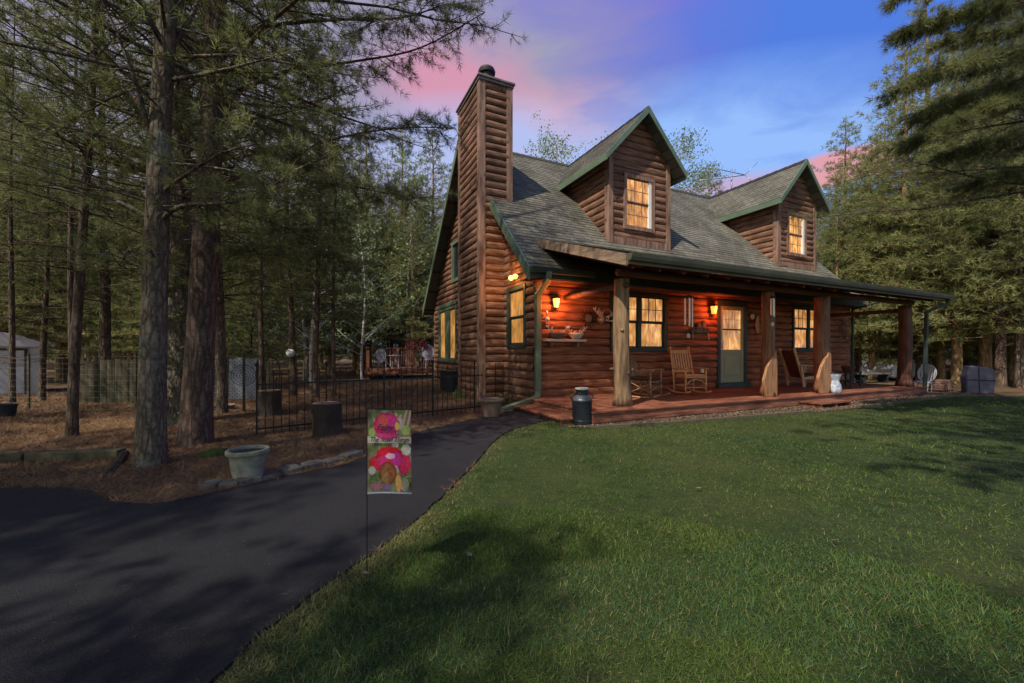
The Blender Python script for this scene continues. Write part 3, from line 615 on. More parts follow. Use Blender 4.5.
# ------------------------------------------------------------------ dormers
def dormer(cn,nm='dormer'):
    hw_=1.05; tw=.75; tf=.42; ew=1.38; pk=7.86; ez=6.36; zb=roofz(tw)
    k=(pk-ez)/ew
    wz=lambda a: pk-abs(a-cn)*k
    mb=MB(); wintop=5.98
    def bb(z):
        zz=z+.14; h=min(hw_-.03,(pk-zz)/k); return (cn-h,cn+h)
    hol=[(cn-.56,cn+.46,4.62,6.06)]
    log_wall(mb,Pf(tw),zb-.25,pk-.16,bb,hol,seed=int(cn*7),bulge=.058,seg=.5)
    mb.cur=1
    zt=ez+.10
    for s,PP in ((cn-hw_,Pl),(cn+hw_,Pr)):
        # side walls: courses run back until they meet the main roof
        def sb(z): return (tw+.03,max(tw+.031,(z-Z0)/KR+.05))
        log_wall(mb,PP(s),zb-.2,pk-(hw_)*k-.05,sb,seed=int(cn*11)+3,bulge=.058,seg=.5)
    dm=mb.build(nm,[M['log_hw'],M['log_v']],house)
    mb=MB()
    for s,q in ((cn-hw_-.055,1),(cn+hw_+.055,-1)):
        zt_=wz(cn-hw_)-.12
        mb.box(s,s+.15*q,tw-.065,tw-.03,zb-.2,zt_); mb.box(s,s+.035*q,tw-.029,tw+.12,zb-.1,zt_)
    mb.box(cn-hw_+.10,cn+hw_-.10,tw-.062,tw-.02,zb-.12,zb+.14)
    mb.build('corner_board',M['board'],dm,bevel=.004)
    yr=RIDGE[0]; back=lambda z:(z-Z0)/KR
    mb=MB()
    te=back(ez)+.42; tr=back(pk)+.05
    A=(cn-ew,tf,ez);B=(cn-ew,te,ez);Cc=(cn,tf,pk);Dd=(cn,tr,pk)
    slope(mb,B,A,Dd,Cc); slab(mb,B,A,Dd,Cc,.11)
    A2=(cn+ew,tf,ez);B2=(cn+ew,te,ez)
    slope(mb,A2,B2,Cc,Dd); slab(mb,A2,B2,Cc,Dd,.11)
    rf=mb.build('roof',M['shingle'],dm)
    mb=MB()
    for sgn in (-1,1):
        x0,z0,x1,z1=cn+sgn*(ew+.02),ez-.02+.02,cn,pk+.035
        y0,y1=tf-.002,tf-.047; w=.17
        mb.add([(x0,y0,z0-w),(x0,y1,z0-w),(x0,y1,z0),(x0,y0,z0),(x1,y0,z1-w*1.15),(x1,y1,z1-w*1.15),(x1,y1,z1),(x1,y0,z1)],[(0,1,2,3),(7,6,5,4),(0,4,5,1),(1,5,6,2),(2,6,7,3),(3,7,4,0)])
        xa=cn+sgn*(ew+.012); xb=xa+sgn*.04
        mb.add([(xa,tf-.04,ez-.2),(xb,tf-.04,ez-.2),(xb,tf-.04,ez-.02),(xa,tf-.04,ez-.02),(xa,te,ez-.2),(xb,te,ez-.2),(xb,te,ez-.02),(xa,te,ez-.02)],[(0,1,2,3),(7,6,5,4),(0,4,5,1),(1,5,6,2),(2,6,7,3),(3,7,4,0)])
    mb.build('trim',M['green'],dm)
    mb=MB()
    for i in range(12):
        a=tf+(tr-tf)*i/12;b=a+(tr-tf)/12+.02
        mb.add([(cn-.12,a,pk-.09),(cn-.12,b,pk-.10),(cn,b,pk+.035),(cn,a,pk+.05),(cn+.12,b,pk-.10),(cn+.12,a,pk-.09)],[(0,1,2,3),(3,2,4,5)])
    mb.build('ridge_cap',M['flue'],dm)
    window(Pf(tw),cn-.50,cn+.40,4.68,6.0,cols=1,paneM='pane_dormer',frameM='board',munt_top=(3,2),munt_bot=(3,2),cw=.10,parent=dm,jamb=1)
    return dm
d1=dormer(3.65); d2=dormer(10.80)
d1['label']='left dormer with its lit window'; d2['label']='right dormer with its lit window'

# ------------------------------------------------------------------ downspouts
def pipe(name,pts,w=.075,mt='green',parent=house,cw=.06):
    mb=MB()
    for a,b in zip(pts[:-1],pts[1:]):
        a=Vector(a);b=Vector(b);d=(b-a).normalized(); mb.beam(a-d*.02,b+d*.02,w,cw,up=(0,1,0) if abs(d.z)>.5 else (0,0,1))
    return mb.build(name,M[mt],parent,bevel=.012)
pipe('downspout',[(-.0,-.50,2.92),(0,-.50,2.80),(-.05,-.13,2.50),(-.05,-.13,.34),(-.10,-.15,.22),(-1.08,-.52,.06)],.13,'green',cw=.09)
pipe('downspout',[(11.85,-2.80,2.74),(11.85,-2.76,2.62),(11.62,-2.40,2.40),(11.62,-2.36,.06)],.09,'dgreen',cw=.08)
pipe('downspout',[(12.6,-.10,2.95),(12.6,-.10,.05)],.08,'dgreen')
mb=MB(); mb.tube([(12.55,-.12,2.72),(12.6,-.6,2.85),(12.62,-1.2,3.0)],.025,8); mb.build('conduit',M['dgreen'],house)
# ------------------------------------------------------------------ lamps fixed to the house
def lantern(s,z,P,gm,power,col,scale=1.0):
    k=scale; mb=MB(); pbox(mb,P,s-.05*k,s+.05*k,.03,.06,z-.02,z+.16*k); a=P(s,.06,z+.12*k); b=P(s,.16,z+.16*k)
    mb.tube([a,b],.012,6); c=P(s,.16,0); mb.lathe([(.10*k,z+.13*k),(.095*k,z+.15*k),(.03*k,z+.19*k),(.01,z+.2*k)],8,(c[0],c[1],0)); mb.lathe([(.06*k,z-.085*k),(.065*k,z-.07*k),(.02,z-.068*k)],8,(c[0],c[1],0))
    for i in range(4):
        an=math.pi/4+i*math.pi/2; x=c[0]+.066*k*math.cos(an);y=c[1]+.066*k*math.sin(an); mb.tube([(x,y,z-.07*k),(x+.02*k*math.cos(an),y+.02*k*math.sin(an),z+.13*k)],.006,5)
    o=mb.build('wall_lantern',M['black_metal'],house)
    g=MB(); g.lathe([(.05*k,z-.066*k),(.08*k,z+.125*k)],8,(c[0],c[1],0)); g.build('glass',M[gm],o)
    l=bpy.data.lights.new('lantern_bulb','POINT'); l.energy=power; l.color=col; l.shadow_soft_size=.06
    lo=bpy.data.objects.new('lantern_bulb',l); COL.objects.link(lo); lo.parent=o; lo.location=P(s,.36,z+.0)
lantern(.40,2.30,Pf(0),'lampglass',32,(1,.25,.06),1.0)
lantern(5.50,2.36,Pf(0),'lampglass2',26,(1,.14,.03),1.1)
mb=MB(); pbox(mb,Pl(0),.82,.98,.04,.08,3.0,3.12)
fl_=mb.build('flood_light',M['dgreen'],house)
for dy in (-.11,.11):
    g=MB(); c=Pl(0)(.90+dy,.17,3.04); g.tube([Pl(0)(.90+dy*.4,.07,3.07),c],[.03,.04],10); g.ball(c,.065,8); g.build('bulb',M['floodglass'],fl_,smooth=True)
l=bpy.data.lights.new('flood_bulb','POINT'); l.energy=20; l.color=(1,.42,.12); l.shadow_soft_size=.08
lo=bpy.data.objects.new('flood_bulb',l); COL.objects.link(lo); lo.parent=fl_; lo.location=Pl(0)(.9,.36,2.98)
mb=MB(); pbox(mb,Pf(0),5.09,5.19,.05,.10,.66,.76); mb.build('outlet_box',M['white'],house,bevel=.01)
mb=MB(); mb.box(-.005,.03,-.05,-.04,1.2,1.3)

# antenna on the roof
def hpt(x,y,t):  # photo point on the plane t
    r=(x-CX)/F; Y=(t+HO[0]*V[0]+HO[1]*V[1])/(r*V[0]+V[1]); return Vector((r*Y,Y,H-(y-HY)*Y/F))
an=empty('roof_antenna',hpt(732,200,4.41),0,'thin TV antenna on a mast above the roof ridge between the dormers','antenna')
def apart(name,segs,r):
    mb=MB(); o=an.location
    for sg in segs: mb.tube([hpt(*p)-o for p in sg],r,6)
    mb.build(name,M['wire'],an,smooth=True)
apart('mast',[[(731.5,203,4.41),(731.5,169,4.41)]],.03)
apart('boom',[[(700,167,4.6),(722,170,4.5),(731.5,172,4.41),(745,175,4.35)],[(700,180.5,4.2),(731,177,4.35),(745,175,4.45)]],.018)
apart('element',[[(745,175,4.3),(758,162,4.0)],[(745,175,4.3),(754,183,4.0)],[(708,166,4.9),(708,171,4.1)],[(722,167,4.9),(722,173,4.1)],[(735,169,4.8),(735,176,4.0)]],.014)

# ================================================================== SETTING
def sheet(name,pts,z,m,thick=.0,jit=.0,step_=.12,kind='structure'):
    """outline with jittered edge, level sheet"""
    out=[]; rr=random.Random(len(pts)*3+int(z*1000))
    n=len(pts)
    for i in range(n):
        a=Vector(pts[i]);b=Vector(pts[(i+1)%n]); d=b-a; L_=d.length
        near=min(a.length,b.length)<16
        k=max(1,int(L_/step_)) if (jit>0 and near) else 1
        nn=Vector((-d.y,d.x))/max(L_,1e-6)
        for j in range(k):
            p=a.lerp(b,j/k)
            if j>0 or True: p=p+nn*rr.uniform(-jit,jit)*(1 if near else 0)
            out.append((p.x,p.y))
    bm=bmesh.new(); vs=[bm.verts.new((x,y,z)) for x,y in out]; f=bm.faces.new(vs)
    if f.normal.z<0: f.normal_flip()
    bmesh.ops.triangulate(bm,faces=[f])
    if thick>0:
        ed=[e for e in bm.edges if len(e.link_faces)==1]
        r=bmesh.ops.extrude_edge_only(bm,edges=ed)
        for v in r['geom']:
            if isinstance(v,bmesh.types.BMVert): v.co.z-=thick
    me=bpy.data.meshes.new(name); bm.to_mesh(me); bm.free(); me.materials.append(m); o=bpy.data.objects.new(name,me); COL.objects.link(o)
    o['kind']=kind; return o,out
mb=MB(); G=400; mb.add([(-G,-G,0),(G,-G,0),(G,G,0),(-G,G,0)],[(0,1,2,3)]); fo=mb.build('forest_floor',M['forest_floor']); fo['kind']='structure'
right_edge=[gp(*p) for p in [(560,417),(548,421),(525,427),(500,437),(470,470),(440,500),(400,535),(367,560),(330,585),(290,615),(250,645),(215,683)]]+[(-1.25,.9),(-1.3,0),(-1.5,-3)]
left_edge=[gp(*p) for p in [(0,490),(50,490),(88,493),(110,503),(150,506),(190,500),(230,491),(300,475),(353,463),(400,441),(431,430),(480,419),(518,412),(535,411)]]
right_edge=smooth_line(right_edge,5); left_edge=smooth_line([(-30,4.5),(-12,3.9)]+left_edge,4)
drive,_=sheet('driveway',right_edge+[(-1.5,-14),(-30,-14)]+left_edge,.022,M['asphalt'],.03,.014,.09)
def h2(s,t): p=hw(s,t); return (p.x,p.y)
lawn_pts=right_edge[5:]+[(-1.5,-14),(40,-14),(40,14.5),(22,12.4),(14.0,11.35),h2(11.6,-3.05),h2(9,-3.1),h2(6.2,-3.25),h2(4.5,-3.2),h2(2,-3.05),h2(.6,-2.95),h2(-.4,-2.75)]
lawn,lawn_out=sheet('lawn',lawn_pts,.006,M['lawn'],0,.02,.1)
bed_pts=[h2(-.95,-2.35),h2(-.4,-2.75),h2(.6,-2.95),h2(2,-3.05),h2(4.5,-3.2),h2(6.2,-3.25),h2(9,-3.1),h2(11.6,-3.05),h2(12.6,-2.9),h2(12.8,-1.5),h2(11.6,-1.5),h2(11.6,-2.40),h2(-.3,-2.40)]
sheet('mulch_bed',bed_pts,.012,M['mulch'],0,.01,.1)
# gable side planting strip is bare litter; timber edge between bed and lawn
ed=MB(); pts=[hw(*q) for q in [(-.45,-2.78),(.6,-2.98),(2,-3.08),(4.5,-3.23)]]
for a,b in zip(pts[:-1],pts[1:]): ed.beam((a.x,a.y,.03),(b.x,b.y,.03),.05,.075)
tag(ed.build('bed_edging',M['timber'],bevel=.006),'dark low edging board between porch bed and lawn, left section','garden edging')
ed=MB(); pts=[hw(*q) for q in [(6.2,-3.28),(9,-3.13),(11.6,-3.08),(12.7,-2.95)]]
for a,b in zip(pts[:-1],pts[1:]): ed.beam((a.x,a.y,.03),(b.x,b.y,.03),.05,.08)
tag(ed.build('bed_edging',M['timber'],bevel=.006),'dark low edging board between porch bed and lawn, right section','garden edging')

# scattered litter and grass as countless stuff
def in_poly(P,poly):
    x,y=P[:,0],P[:,1]; ins=np.zeros(len(P),bool); n=len(poly); j=n-1
    for i in range(n):
        xi,yi=poly[i];xj,yj=poly[j]
        if yi!=yj:
            c=((yi>y)!=(yj>y))&(x<(xj-xi)*(y-yi)/(yj-yi)+xi); ins^=c
        j=i
    return ins
def noise2(P,s,seed):
    r=np.random.default_rng(seed); o=np.zeros(len(P))
    for k in range(5):
        a=r.uniform(0,6.28); f=s*r.uniform(.6,1.9); ph=r.uniform(0,6.28); b=r.uniform(0,6.28)
        o+=np.sin((P[:,0]*math.cos(a)+P[:,1]*math.sin(a))*f+ph+1.3*np.sin((P[:,0]*math.cos(b)+P[:,1]*math.sin(b))*f*.7))
    return o/5
def blades(P,length,width,lean,seed,z=.008):
    r=np.random.default_rng(seed); n=len(P); az=r.uniform(0,2*math.pi,n); ln=length*r.uniform(.5,1.35,n); le=lean*r.uniform(.2,1.4,n)
    d=np.stack([np.cos(az)*np.sin(le),np.sin(az)*np.sin(le),np.cos(le)],1)*ln[:,None]
    wa=r.uniform(0,2*math.pi,n); w=np.stack([np.cos(wa),np.sin(wa),np.zeros(n)],1)*(width*r.uniform(.6,1.3,n))[:,None]
    b=np.concatenate([P,np.full((n,1),z)],1); T=np.stack([b-w/2,b+w/2,b+d],1); return T
N=620000
rad=np.sqrt(rng.uniform(1.0**2,3.2**2,N//3)); rad=np.concatenate([rad,rng.uniform(1.6,17,N-N//3)]); ang=rng.uniform(R(-5),R(135),N)
P=np.stack([np.cos(ang)*rad,np.sin(ang)*rad],1); P=P[in_poly(P,lawn_out)]
rd=np.hypot(P[:,0],P[:,1])
n1=noise2(P,1.1,1); n2=noise2(P,4.5,2); n3=rng.normal(0,1,len(P))
ca=np.array([.040,.072,.014]);cb=np.array([.108,.172,.030]);cc=np.array([.16,.15,.06]);cd=np.array([.045,.095,.036])
t=np.clip(.42+.55*n1+.25*n2+.25*n3,0,1)[:,None]; tint=ca*(1-t)+cb*t
dry=(rng.uniform(0,1,len(P))<(.07+.10*np.clip(noise2(P,2.3,5),0,1)))
# dry fringe near the drive
E_=np.array(right_edge); dmin=np.full(len(P),9.)
for a,b in zip(E_[:-1],E_[1:]):
    ab=b-a; tt=np.clip(((P-a)@ab)/(ab@ab+1e-9),0,1); q=a+tt[:,None]*ab; dmin=np.minimum(dmin,np.hypot(*(P-q).T))
dry|=(rng.uniform(0,1,len(P))<np.clip(1.05-dmin*4.0,0,.92))
tint[dry]=cc*rng.uniform(.6,1.5,(dry.sum(),1))
blu=(noise2(P,1.6,8)>.25)&(rng.uniform(0,1,len(P))<.5)&~dry; tint[blu]=cd*rng.uniform(.7,1.5,(blu.sum(),1))
hgt=.032+.016*np.clip(n2,-1,1)+.008*np.clip(n1,-1,1)+.010*np.clip(noise2(P,14,6),-1,1)
hgt=np.where(dry,hgt*1.25,hgt)
T=blades(P,hgt*.88,.0022+.0007*rd,1.35,3)
tag(arr_mesh('grass',T,M['blade'],tint=tint),kind='stuff')
N=45; P=np.stack([rng.uniform(-1.2,12,N),rng.uniform(1.6,10,N)],1); P=P[in_poly(P,lawn_out)]; n=len(P)
az=rng.uniform(0,2*math.pi,n); s_=rng.uniform(.012,.035,n); el=rng.uniform(-.4,.4,n)
a=np.stack([np.cos(az),np.sin(az),el],1)*s_[:,None]; c=np.stack([-np.sin(az),np.cos(az),-el],1)*s_[:,None]*.6
b=np.concatenate([P,np.full((n,1),.045)],1); T=np.concatenate([np.stack([b-a,b+c,b+a],1),np.stack([b-a,b+a,b-c],1)]); tt=rng.uniform(.5,1.3,(n,1))*np.array([.13,.10,.06])
tag(arr_mesh('lawn_leaves',T,M['litter'],tint=np.concatenate([tt,tt])),kind='stuff')
# pine needle litter left of the drive and dry straw
N=420000; rad=rng.uniform(2.6,18,N); ang=rng.uniform(R(95),R(152),N); P=np.stack([np.cos(ang)*rad,np.sin(ang)*rad],1)
drv=right_edge+[(-1.5,-14),(-30,-14)]+left_edge
hs=np.stack([(P[:,0]-HO[0])*U[0]+(P[:,1]-HO[1])*U[1],(P[:,0]-HO[0])*V[0]+(P[:,1]-HO[1])*V[1]],1)
ok=~in_poly(P,drv)&~in_poly(P,lawn_out)&~((hs[:,0]>-.05)&(hs[:,1]>-2.6)); P=P[ok]; rd=np.hypot(P[:,0],P[:,1])
n=len(P); az=rng.uniform(0,2*math.pi,n); ln=rng.uniform(.04,.10,n)*(1+.06*rd); tilt=rng.uniform(-.1,.5,n)
d=np.stack([np.cos(az),np.sin(az),tilt],1)*ln[:,None]; w=np.stack([-np.sin(az),np.cos(az),np.zeros(n)],1)*(.0009+.00032*rd)[:,None]
b=np.concatenate([P,np.full((n,1),.006)],1); b[:,2]+=rng.uniform(0,.02,n)
c1=np.array([.10,.056,.030]);c2=np.array([.28,.17,.09]); t=np.clip(.5+.3*noise2(P,3,4)+.25*rng.normal(0,1,n),0,1)[:,None]
tag(arr_mesh('pine_litter',np.stack([b-w,b+w,b+d],1),M['litter'],tint=c1*(1-t)+c2*t),kind='stuff')
# fallen leaves on the forest floor
N=16000; P=np.stack([rng.uniform(-40,32,N),rng.uniform(4.5,46,N)],1)
hs=np.stack([(P[:,0]-HO[0])*U[0]+(P[:,1]-HO[1])*U[1],(P[:,0]-HO[0])*V[0]+(P[:,1]-HO[1])*V[1]],1)
ok=~in_poly(P,drv)&~in_poly(P,lawn_out)&~((hs[:,0]>-1.0)&(hs[:,0]<13)&(hs[:,1]>-3.3)&(hs[:,1]<9)); P=P[ok]; n=len(P)
az=rng.uniform(0,2*math.pi,n); s_=rng.uniform(.010,.028,n); el=rng.uniform(-.5,.5,n)
a=np.stack([np.cos(az),np.sin(az),el],1)*s_[:,None]; c=np.stack([-np.sin(az),np.cos(az),-el],1)*s_[:,None]*.6
b=np.concatenate([P,np.full((n,1),.03)],1); T=np.concatenate([np.stack([b-a,b+c,b+a],1),np.stack([b-a,b+a,b-c],1)])
tt=rng.uniform(.6,1.4,(n,1))*np.array([.15,.09,.05]); tag(arr_mesh('fallen_leaves',T,M['litter'],tint=np.concatenate([tt,tt])),kind='stuff')
# small debris on the asphalt
N=2600; P=np.stack([rng.uniform(-8,.5,N),rng.uniform(1.2,8.0,N)],1); P=P[in_poly(P,drv)]; n=len(P); az=rng.uniform(0,2*math.pi,n); ln=rng.uniform(.006,.035,n)
d=np.stack([np.cos(az),np.sin(az),np.full(n,.1)],1)*ln[:,None]; w=np.stack([-np.sin(az),np.cos(az),np.zeros(n)],1)*.0016
b=np.concatenate([P,np.full((n,1),.0265)],1); tag(arr_mesh('drive_debris',np.stack([b-w,b+w,b+d],1),M['litter'],tint=rng.uniform(.4,1.2,(n,1))*np.array([.13,.10,.075])),kind='stuff')
# gravel in the porch bed
N=5200; P=np.stack([rng.uniform(-1,12.6,N),rng.uniform(-3.2,-2.46,N)],1); W_=np.array([[*h2(a,b)] for a,b in P]); W_=W_[in_poly(W_,bed_pts)]; n=len(W_)
T=blades(W_,np.full(n,.02),np.full(n,.035),.9,11,.012); tag(arr_mesh('bed_gravel',T,M['litter'],tint=rng.uniform(.4,1.6,(n,1))*np.array([.15,.11,.08])),kind='stuff')


# ================================================================== TREES
def needles(P,D,k,ln,wd,seed,spread=.75):
    r=np.random.default_rng(seed); n=len(P)
    P=np.repeat(P,k,0); D=np.repeat(D,k,0); m=n*k
    q=r.normal(0,1,(m,3)); q/=np.linalg.norm(q,axis=1)[:,None]+1e-9
    d=D*(1-spread*.5)+q*spread; d/=np.linalg.norm(d,axis=1)[:,None]+1e-9
    L=(ln*r.uniform(.6,1.25,m))[:,None]
    w=np.cross(d,r.normal(0,1,(m,3))); w/=np.linalg.norm(w,axis=1)[:,None]+1e-9
    W=w*(wd*r.uniform(.7,1.3,m))[:,None]*.5
    b=P+q*ln*.12
    return np.stack([b-W,b+W,b+d*L],1)
def leaves(P,k,sz,seed,spread):
    r=np.random.default_rng(seed); n=len(P); P=np.repeat(P,k,0); m=n*k
    c=P+r.normal(0,spread,(m,3)); a=r.normal(0,1,(m,3)); a/=np.linalg.norm(a,axis=1)[:,None]
    b=np.cross(a,r.normal(0,1,(m,3))); b/=np.linalg.norm(b,axis=1)[:,None]; s_=(sz*r.uniform(.5,1.3,m))[:,None]
    return np.concatenate([np.stack([c-a*s_,c+b*s_*.5,c+a*s_],1),np.stack([c-a*s_,c+a*s_,c-b*s_*.5],1)])
def limb(mb,tu,base,az,L,r0,rise,curl,rr,tuft_step,sub_step=.32,sub_len=.38,nsub=True,wood=True,start=.22,droop=0):
    """one limb with side shoots; adds tuft points (pos,dir) to tu"""
    n=7; pts=[];dv=Vector((math.cos(az),math.sin(az),0)); sd=Vector((-dv.y,dv.x,0)); wob=rr.uniform(-.12,.12)*L
    for i in range(n):
        u=i/(n-1); pts.append(Vector(base)+dv*(L*u)+sd*(wob*math.sin(u*3.1))+Vector((0,0,L*(rise*u+curl*u*u)))+Vector((0,0,rr.uniform(-.02,.02)*L*u)))
    if wood: mb.tube(pts,[r0*(1-.86*i/(n-1)) for i in range(n)],5,cap=False)
    def at(u):
        x=u*(n-1); i=min(int(x),n-2); return pts[i].lerp(pts[i+1],x-i)
    if not nsub: return pts
    d=L*start; side=1
    while d<L:
        p=at(d/L); sl=max(.22,sub_len*(L-d)+.22)*rr.uniform(.7,1.2); side=-side
        a2=az+side*rr.uniform(.6,1.05); sdv=Vector((math.cos(a2),math.sin(a2),rr.uniform(.0,.22)-droop))
        q=p+sdv*sl
        if wood: mb.tube([p,p.lerp(q,.5)+Vector((0,0,-.02)),q],[r0*.28,r0*.18,r0*.07],3,cap=False)
        x=sl*.2
        while x<=sl+.01:
            tu.append((p+sdv*x+Vector((rr.uniform(-.05,.05),rr.uniform(-.05,.05),rr.uniform(-.02,.05))),(sdv+Vector((0,0,.25))).normalized())); x+=tuft_step
        d+=sub_step*rr.uniform(.7,1.3)
    tu.append((pts[-1],(dv+Vector((0,0,.3))).normalized()))
    return pts
def trunk_mb(mb,Ht,r0,rr,lean=(0,0),n=12,flare=1.5,wob=.06):
    flare=1+(flare-1)*.55
    pts=[];rad=[];m=16
    p1=rr.random()*6;p2=rr.random()*6
    for i in range(m+1):
        u=(i/m)**1.35; z=Ht*u
        pts.append(Vector((lean[0]*u*Ht+wob*math.sin(u*7+p1)*u**.5,lean[1]*u*Ht+wob*math.cos(u*6+p2)*u**.5,z)))
        rad.append(r0*(1-.93*u**1.1)*(1+(flare-1)*math.exp(-z/(.16+r0))))
    pts[0].z=-.08
    mb.tube(pts,rad,n,cap=False)
    def at(z):
        for a,b in zip(pts[:-1],pts[1:]):
            if b.z>=z: return a.lerp(b,(z-a.z)/max(1e-6,b.z-a.z))
        return pts[-1]
    return at,(lambda z:r0*(1-.93*(max(z,0)/Ht)**.82))
def pine_parts(seed,Ht=15,r0=.18,hb=4.0,Lm=3.0,k=9,nl=.16,nw=.012,step_=.2,whorl=.55,per=5,dead=10,lean=(0,0),sub=.32,shape='tall',azb=None,dead_lo=1.6,low_dead_len=1.8,trunk_n=12,droop=.03):
    rr=random.Random(seed); mb=MB(); tw=MB(); at,rf=trunk_mb(mb,Ht,r0,rr,lean,trunk_n)
    tu=[]; z=hb
    while z<Ht-.2:
        u=(z-hb)/(Ht-hb); L0=Lm*((1-u)**.75)*(.55+.45*min(1,u*4+.35)) if shape=='tall' else Lm*(1-u)**.95+.15
        a0=rr.random()*6.28
        for j in range(per):
            az=a0+j*6.283/per+rr.uniform(-.45,.45)
            L=L0*rr.uniform(.6,1.15)
            if azb and math.cos(az-azb[0])<azb[1]: continue
            zz=z+rr.uniform(-.2,.2); limb(mb,tu,at(zz),az,L,max(.012,rf(zz)*.28),rr.uniform(.02,.2)+u*.45,rr.uniform(-.12,.12),rr,step_,sub,droop=droop)
        z+=whorl*rr.uniform(.75,1.25)
    tu.append((at(Ht-.02),Vector((0,0,1))))
    for i in range(dead):
        zz=rr.uniform(dead_lo,hb+1.0); az=rr.random()*6.28; L=rr.uniform(.4,1)*low_dead_len
        pts=limb(mb,[],at(zz),az,L,rr.uniform(.008,.018),rr.uniform(-.1,.25),rr.uniform(-.3,.2),rr,9,.3,.3,nsub=True)
    P=np.array([tuple(a) for a,b in tu]);D=np.array([tuple(b) for a,b in tu])
    return mb,needles(P,D,k,nl,nw,seed)
def deciduous_parts(seed,Ht=9,r0=.07,hb=2.0,Lm=1.8,k=5,sz=.045,lean=(0,0),dens=1.0,dome=False):
    rr=random.Random(seed); mb=MB(); at,rf=trunk_mb(mb,Ht,r0,rr,lean,8,1.25,.18); tu=[]
    z=hb
    while z<Ht-.1:
        u=(z-hb)/(Ht-hb); az=rr.random()*6.28; L=Lm*((1-u**5*.75) if dome else (1-u*.7))*rr.uniform(.5,1.1)
        limb(mb,tu,at(z),az,L,max(.008,rf(z)*.4),rr.uniform(.3,.9),rr.uniform(-.2,.1),rr,.26,.3,.45,start=.3)
        z+=.24/dens*rr.uniform(.6,1.4)
    P=np.array([tuple(a) for a,b in tu]); return mb,leaves(P,k,sz,seed,.10)
def make_tree(name,loc,parts,bark,fol,label,group=None,crown_name='crown',rz=0,cat='tree'):
    mb,T=parts; r=empty(name,(loc[0],loc[1],0),rz,label,cat,group)
    mb.build('trunk',M[bark],r,smooth=True)
    if T is not None and len(T): arr_mesh(crown_name,T,M[fol],r)
    return r
def place_copy(src,loc,rz,sc_,label,group):
    c=copy_tree(src); c.location=(loc[0],loc[1],0); c.rotation_euler=(0,0,rz); c.scale=(sc_,sc_,sc_); c['label']=label; 
    if group: c['group']=group
    elif 'group' in c: del c['group']
    return c
# --- the two big trees beside the drive, and the thin one to their left
rrA=random.Random(77)
PA=pine_parts(101,Ht=13,r0=.125,hb=4.3,Lm=3.6,k=26,nl=.13,nw=.007,step_=.13,whorl=.45,per=5,dead=16,lean=(.045,.0),sub=.26,dead_lo=2.0,low_dead_len=2.2,trunk_n=20)
mbA=PA[0]; xA,yA=gp(150,466)
tuA=[]
def traced(mb,pts,r0,base,rr,tu=None,shoots=True):
    w=[dp(*p)-Vector((base[0],base[1],0)) for p in pts]; cur=[]
    w2=smooth3(w,5); mb.tube(w2,[r0*(1-.8*i/(len(w2)-1)) for i in range(len(w2))],7,cap=False)
    if shoots:
        for i in range(3,len(w2)-1):
            for q in range(2):
                a=rr.random()*6.28; l=rr.uniform(.2,.7); d=Vector((math.cos(a),math.sin(a),rr.uniform(-.4,.3)))
                mb.tube([w2[i],w2[i]+d*l*.5+Vector((0,0,-.02)),w2[i]+d*l],[.007,.005,.002],3,cap=False)
                if tu is not None and rr.random()<.8:
                    for x in (.6,.8,1.0): tu.append((w2[i]+d*l*x,d.normalized()))
def smooth3(w,n):
    out=[]
    for i in range(len(w)-1):
        p0=w[max(i-1,0)];p1=w[i];p2=w[i+1];p3=w[min(i+2,len(w)-1)]
        for j in range(n):
            t=j/n; out.append(.5*((2*p1)+(-p0+p2)*t+(2*p0-5*p1+4*p2-p3)*t*t+(-p0+3*p1-3*p2+p3)*t**3))
    out.append(w[-1]); return out
for pts,r in [([(160,160,4.42),(146,120,4.3),(130,65,4.1),(96,-15,3.9)],.035),([(152,219,4.42),(110,198,4.6),(60,185,4.9),(5,152,5.2)],.026),
   ([(158,222,4.4),(182,206,4.3),(225,203,4.2),(262,192,4.3),(300,168,4.5),(340,150,4.8)],.026),([(160,193,4.42),(190,172,4.2),(225,152,4.1),(262,143,4.2)],.024),
   ([(168,50,4.42),(190,20,4.6),(205,-20,4.9)],.04),([(172,80,4.42),(215,72,4.2),(255,62,4.1),(300,50,4.3)],.024),([(150,150,4.4),(100,135,4.3),(40,120,4.3),(-10,105,4.4)],.024),
   ([(158,130,4.4),(110,70,4.8),(50,40,5.4),(0,10,6)],.022),([(155,262,4.42),(130,250,4.3),(122,262,4.3),(108,275,4.4)],.012)]:
    traced(mbA,pts,r,(xA,yA),rrA,tuA)
TA=np.concatenate([PA[1],needles(np.array([tuple(a) for a,b in tuA]),np.array([tuple(b) for a,b in tuA]),22,.12,.007,9)])
make_tree('pine_tree',(xA,yA),(mbA,TA),'bark_lichen','needle','tall lichen-barked pine with thin bent dead limbs at the edge of the driveway','front pines') 
PB=pine_parts(102,Ht=16,r0=.170,hb=4.6,Lm=4.7,k=24,nl=.13,nw=.006,step_=.14,whorl=.62,per=4,dead=10,lean=(.045,.0),sub=.28,dead_lo=2.6,low_dead_len=2.6,trunk_n=24)
mbB=PB[0]; xB,yB=gp(195,445); tuB=[]
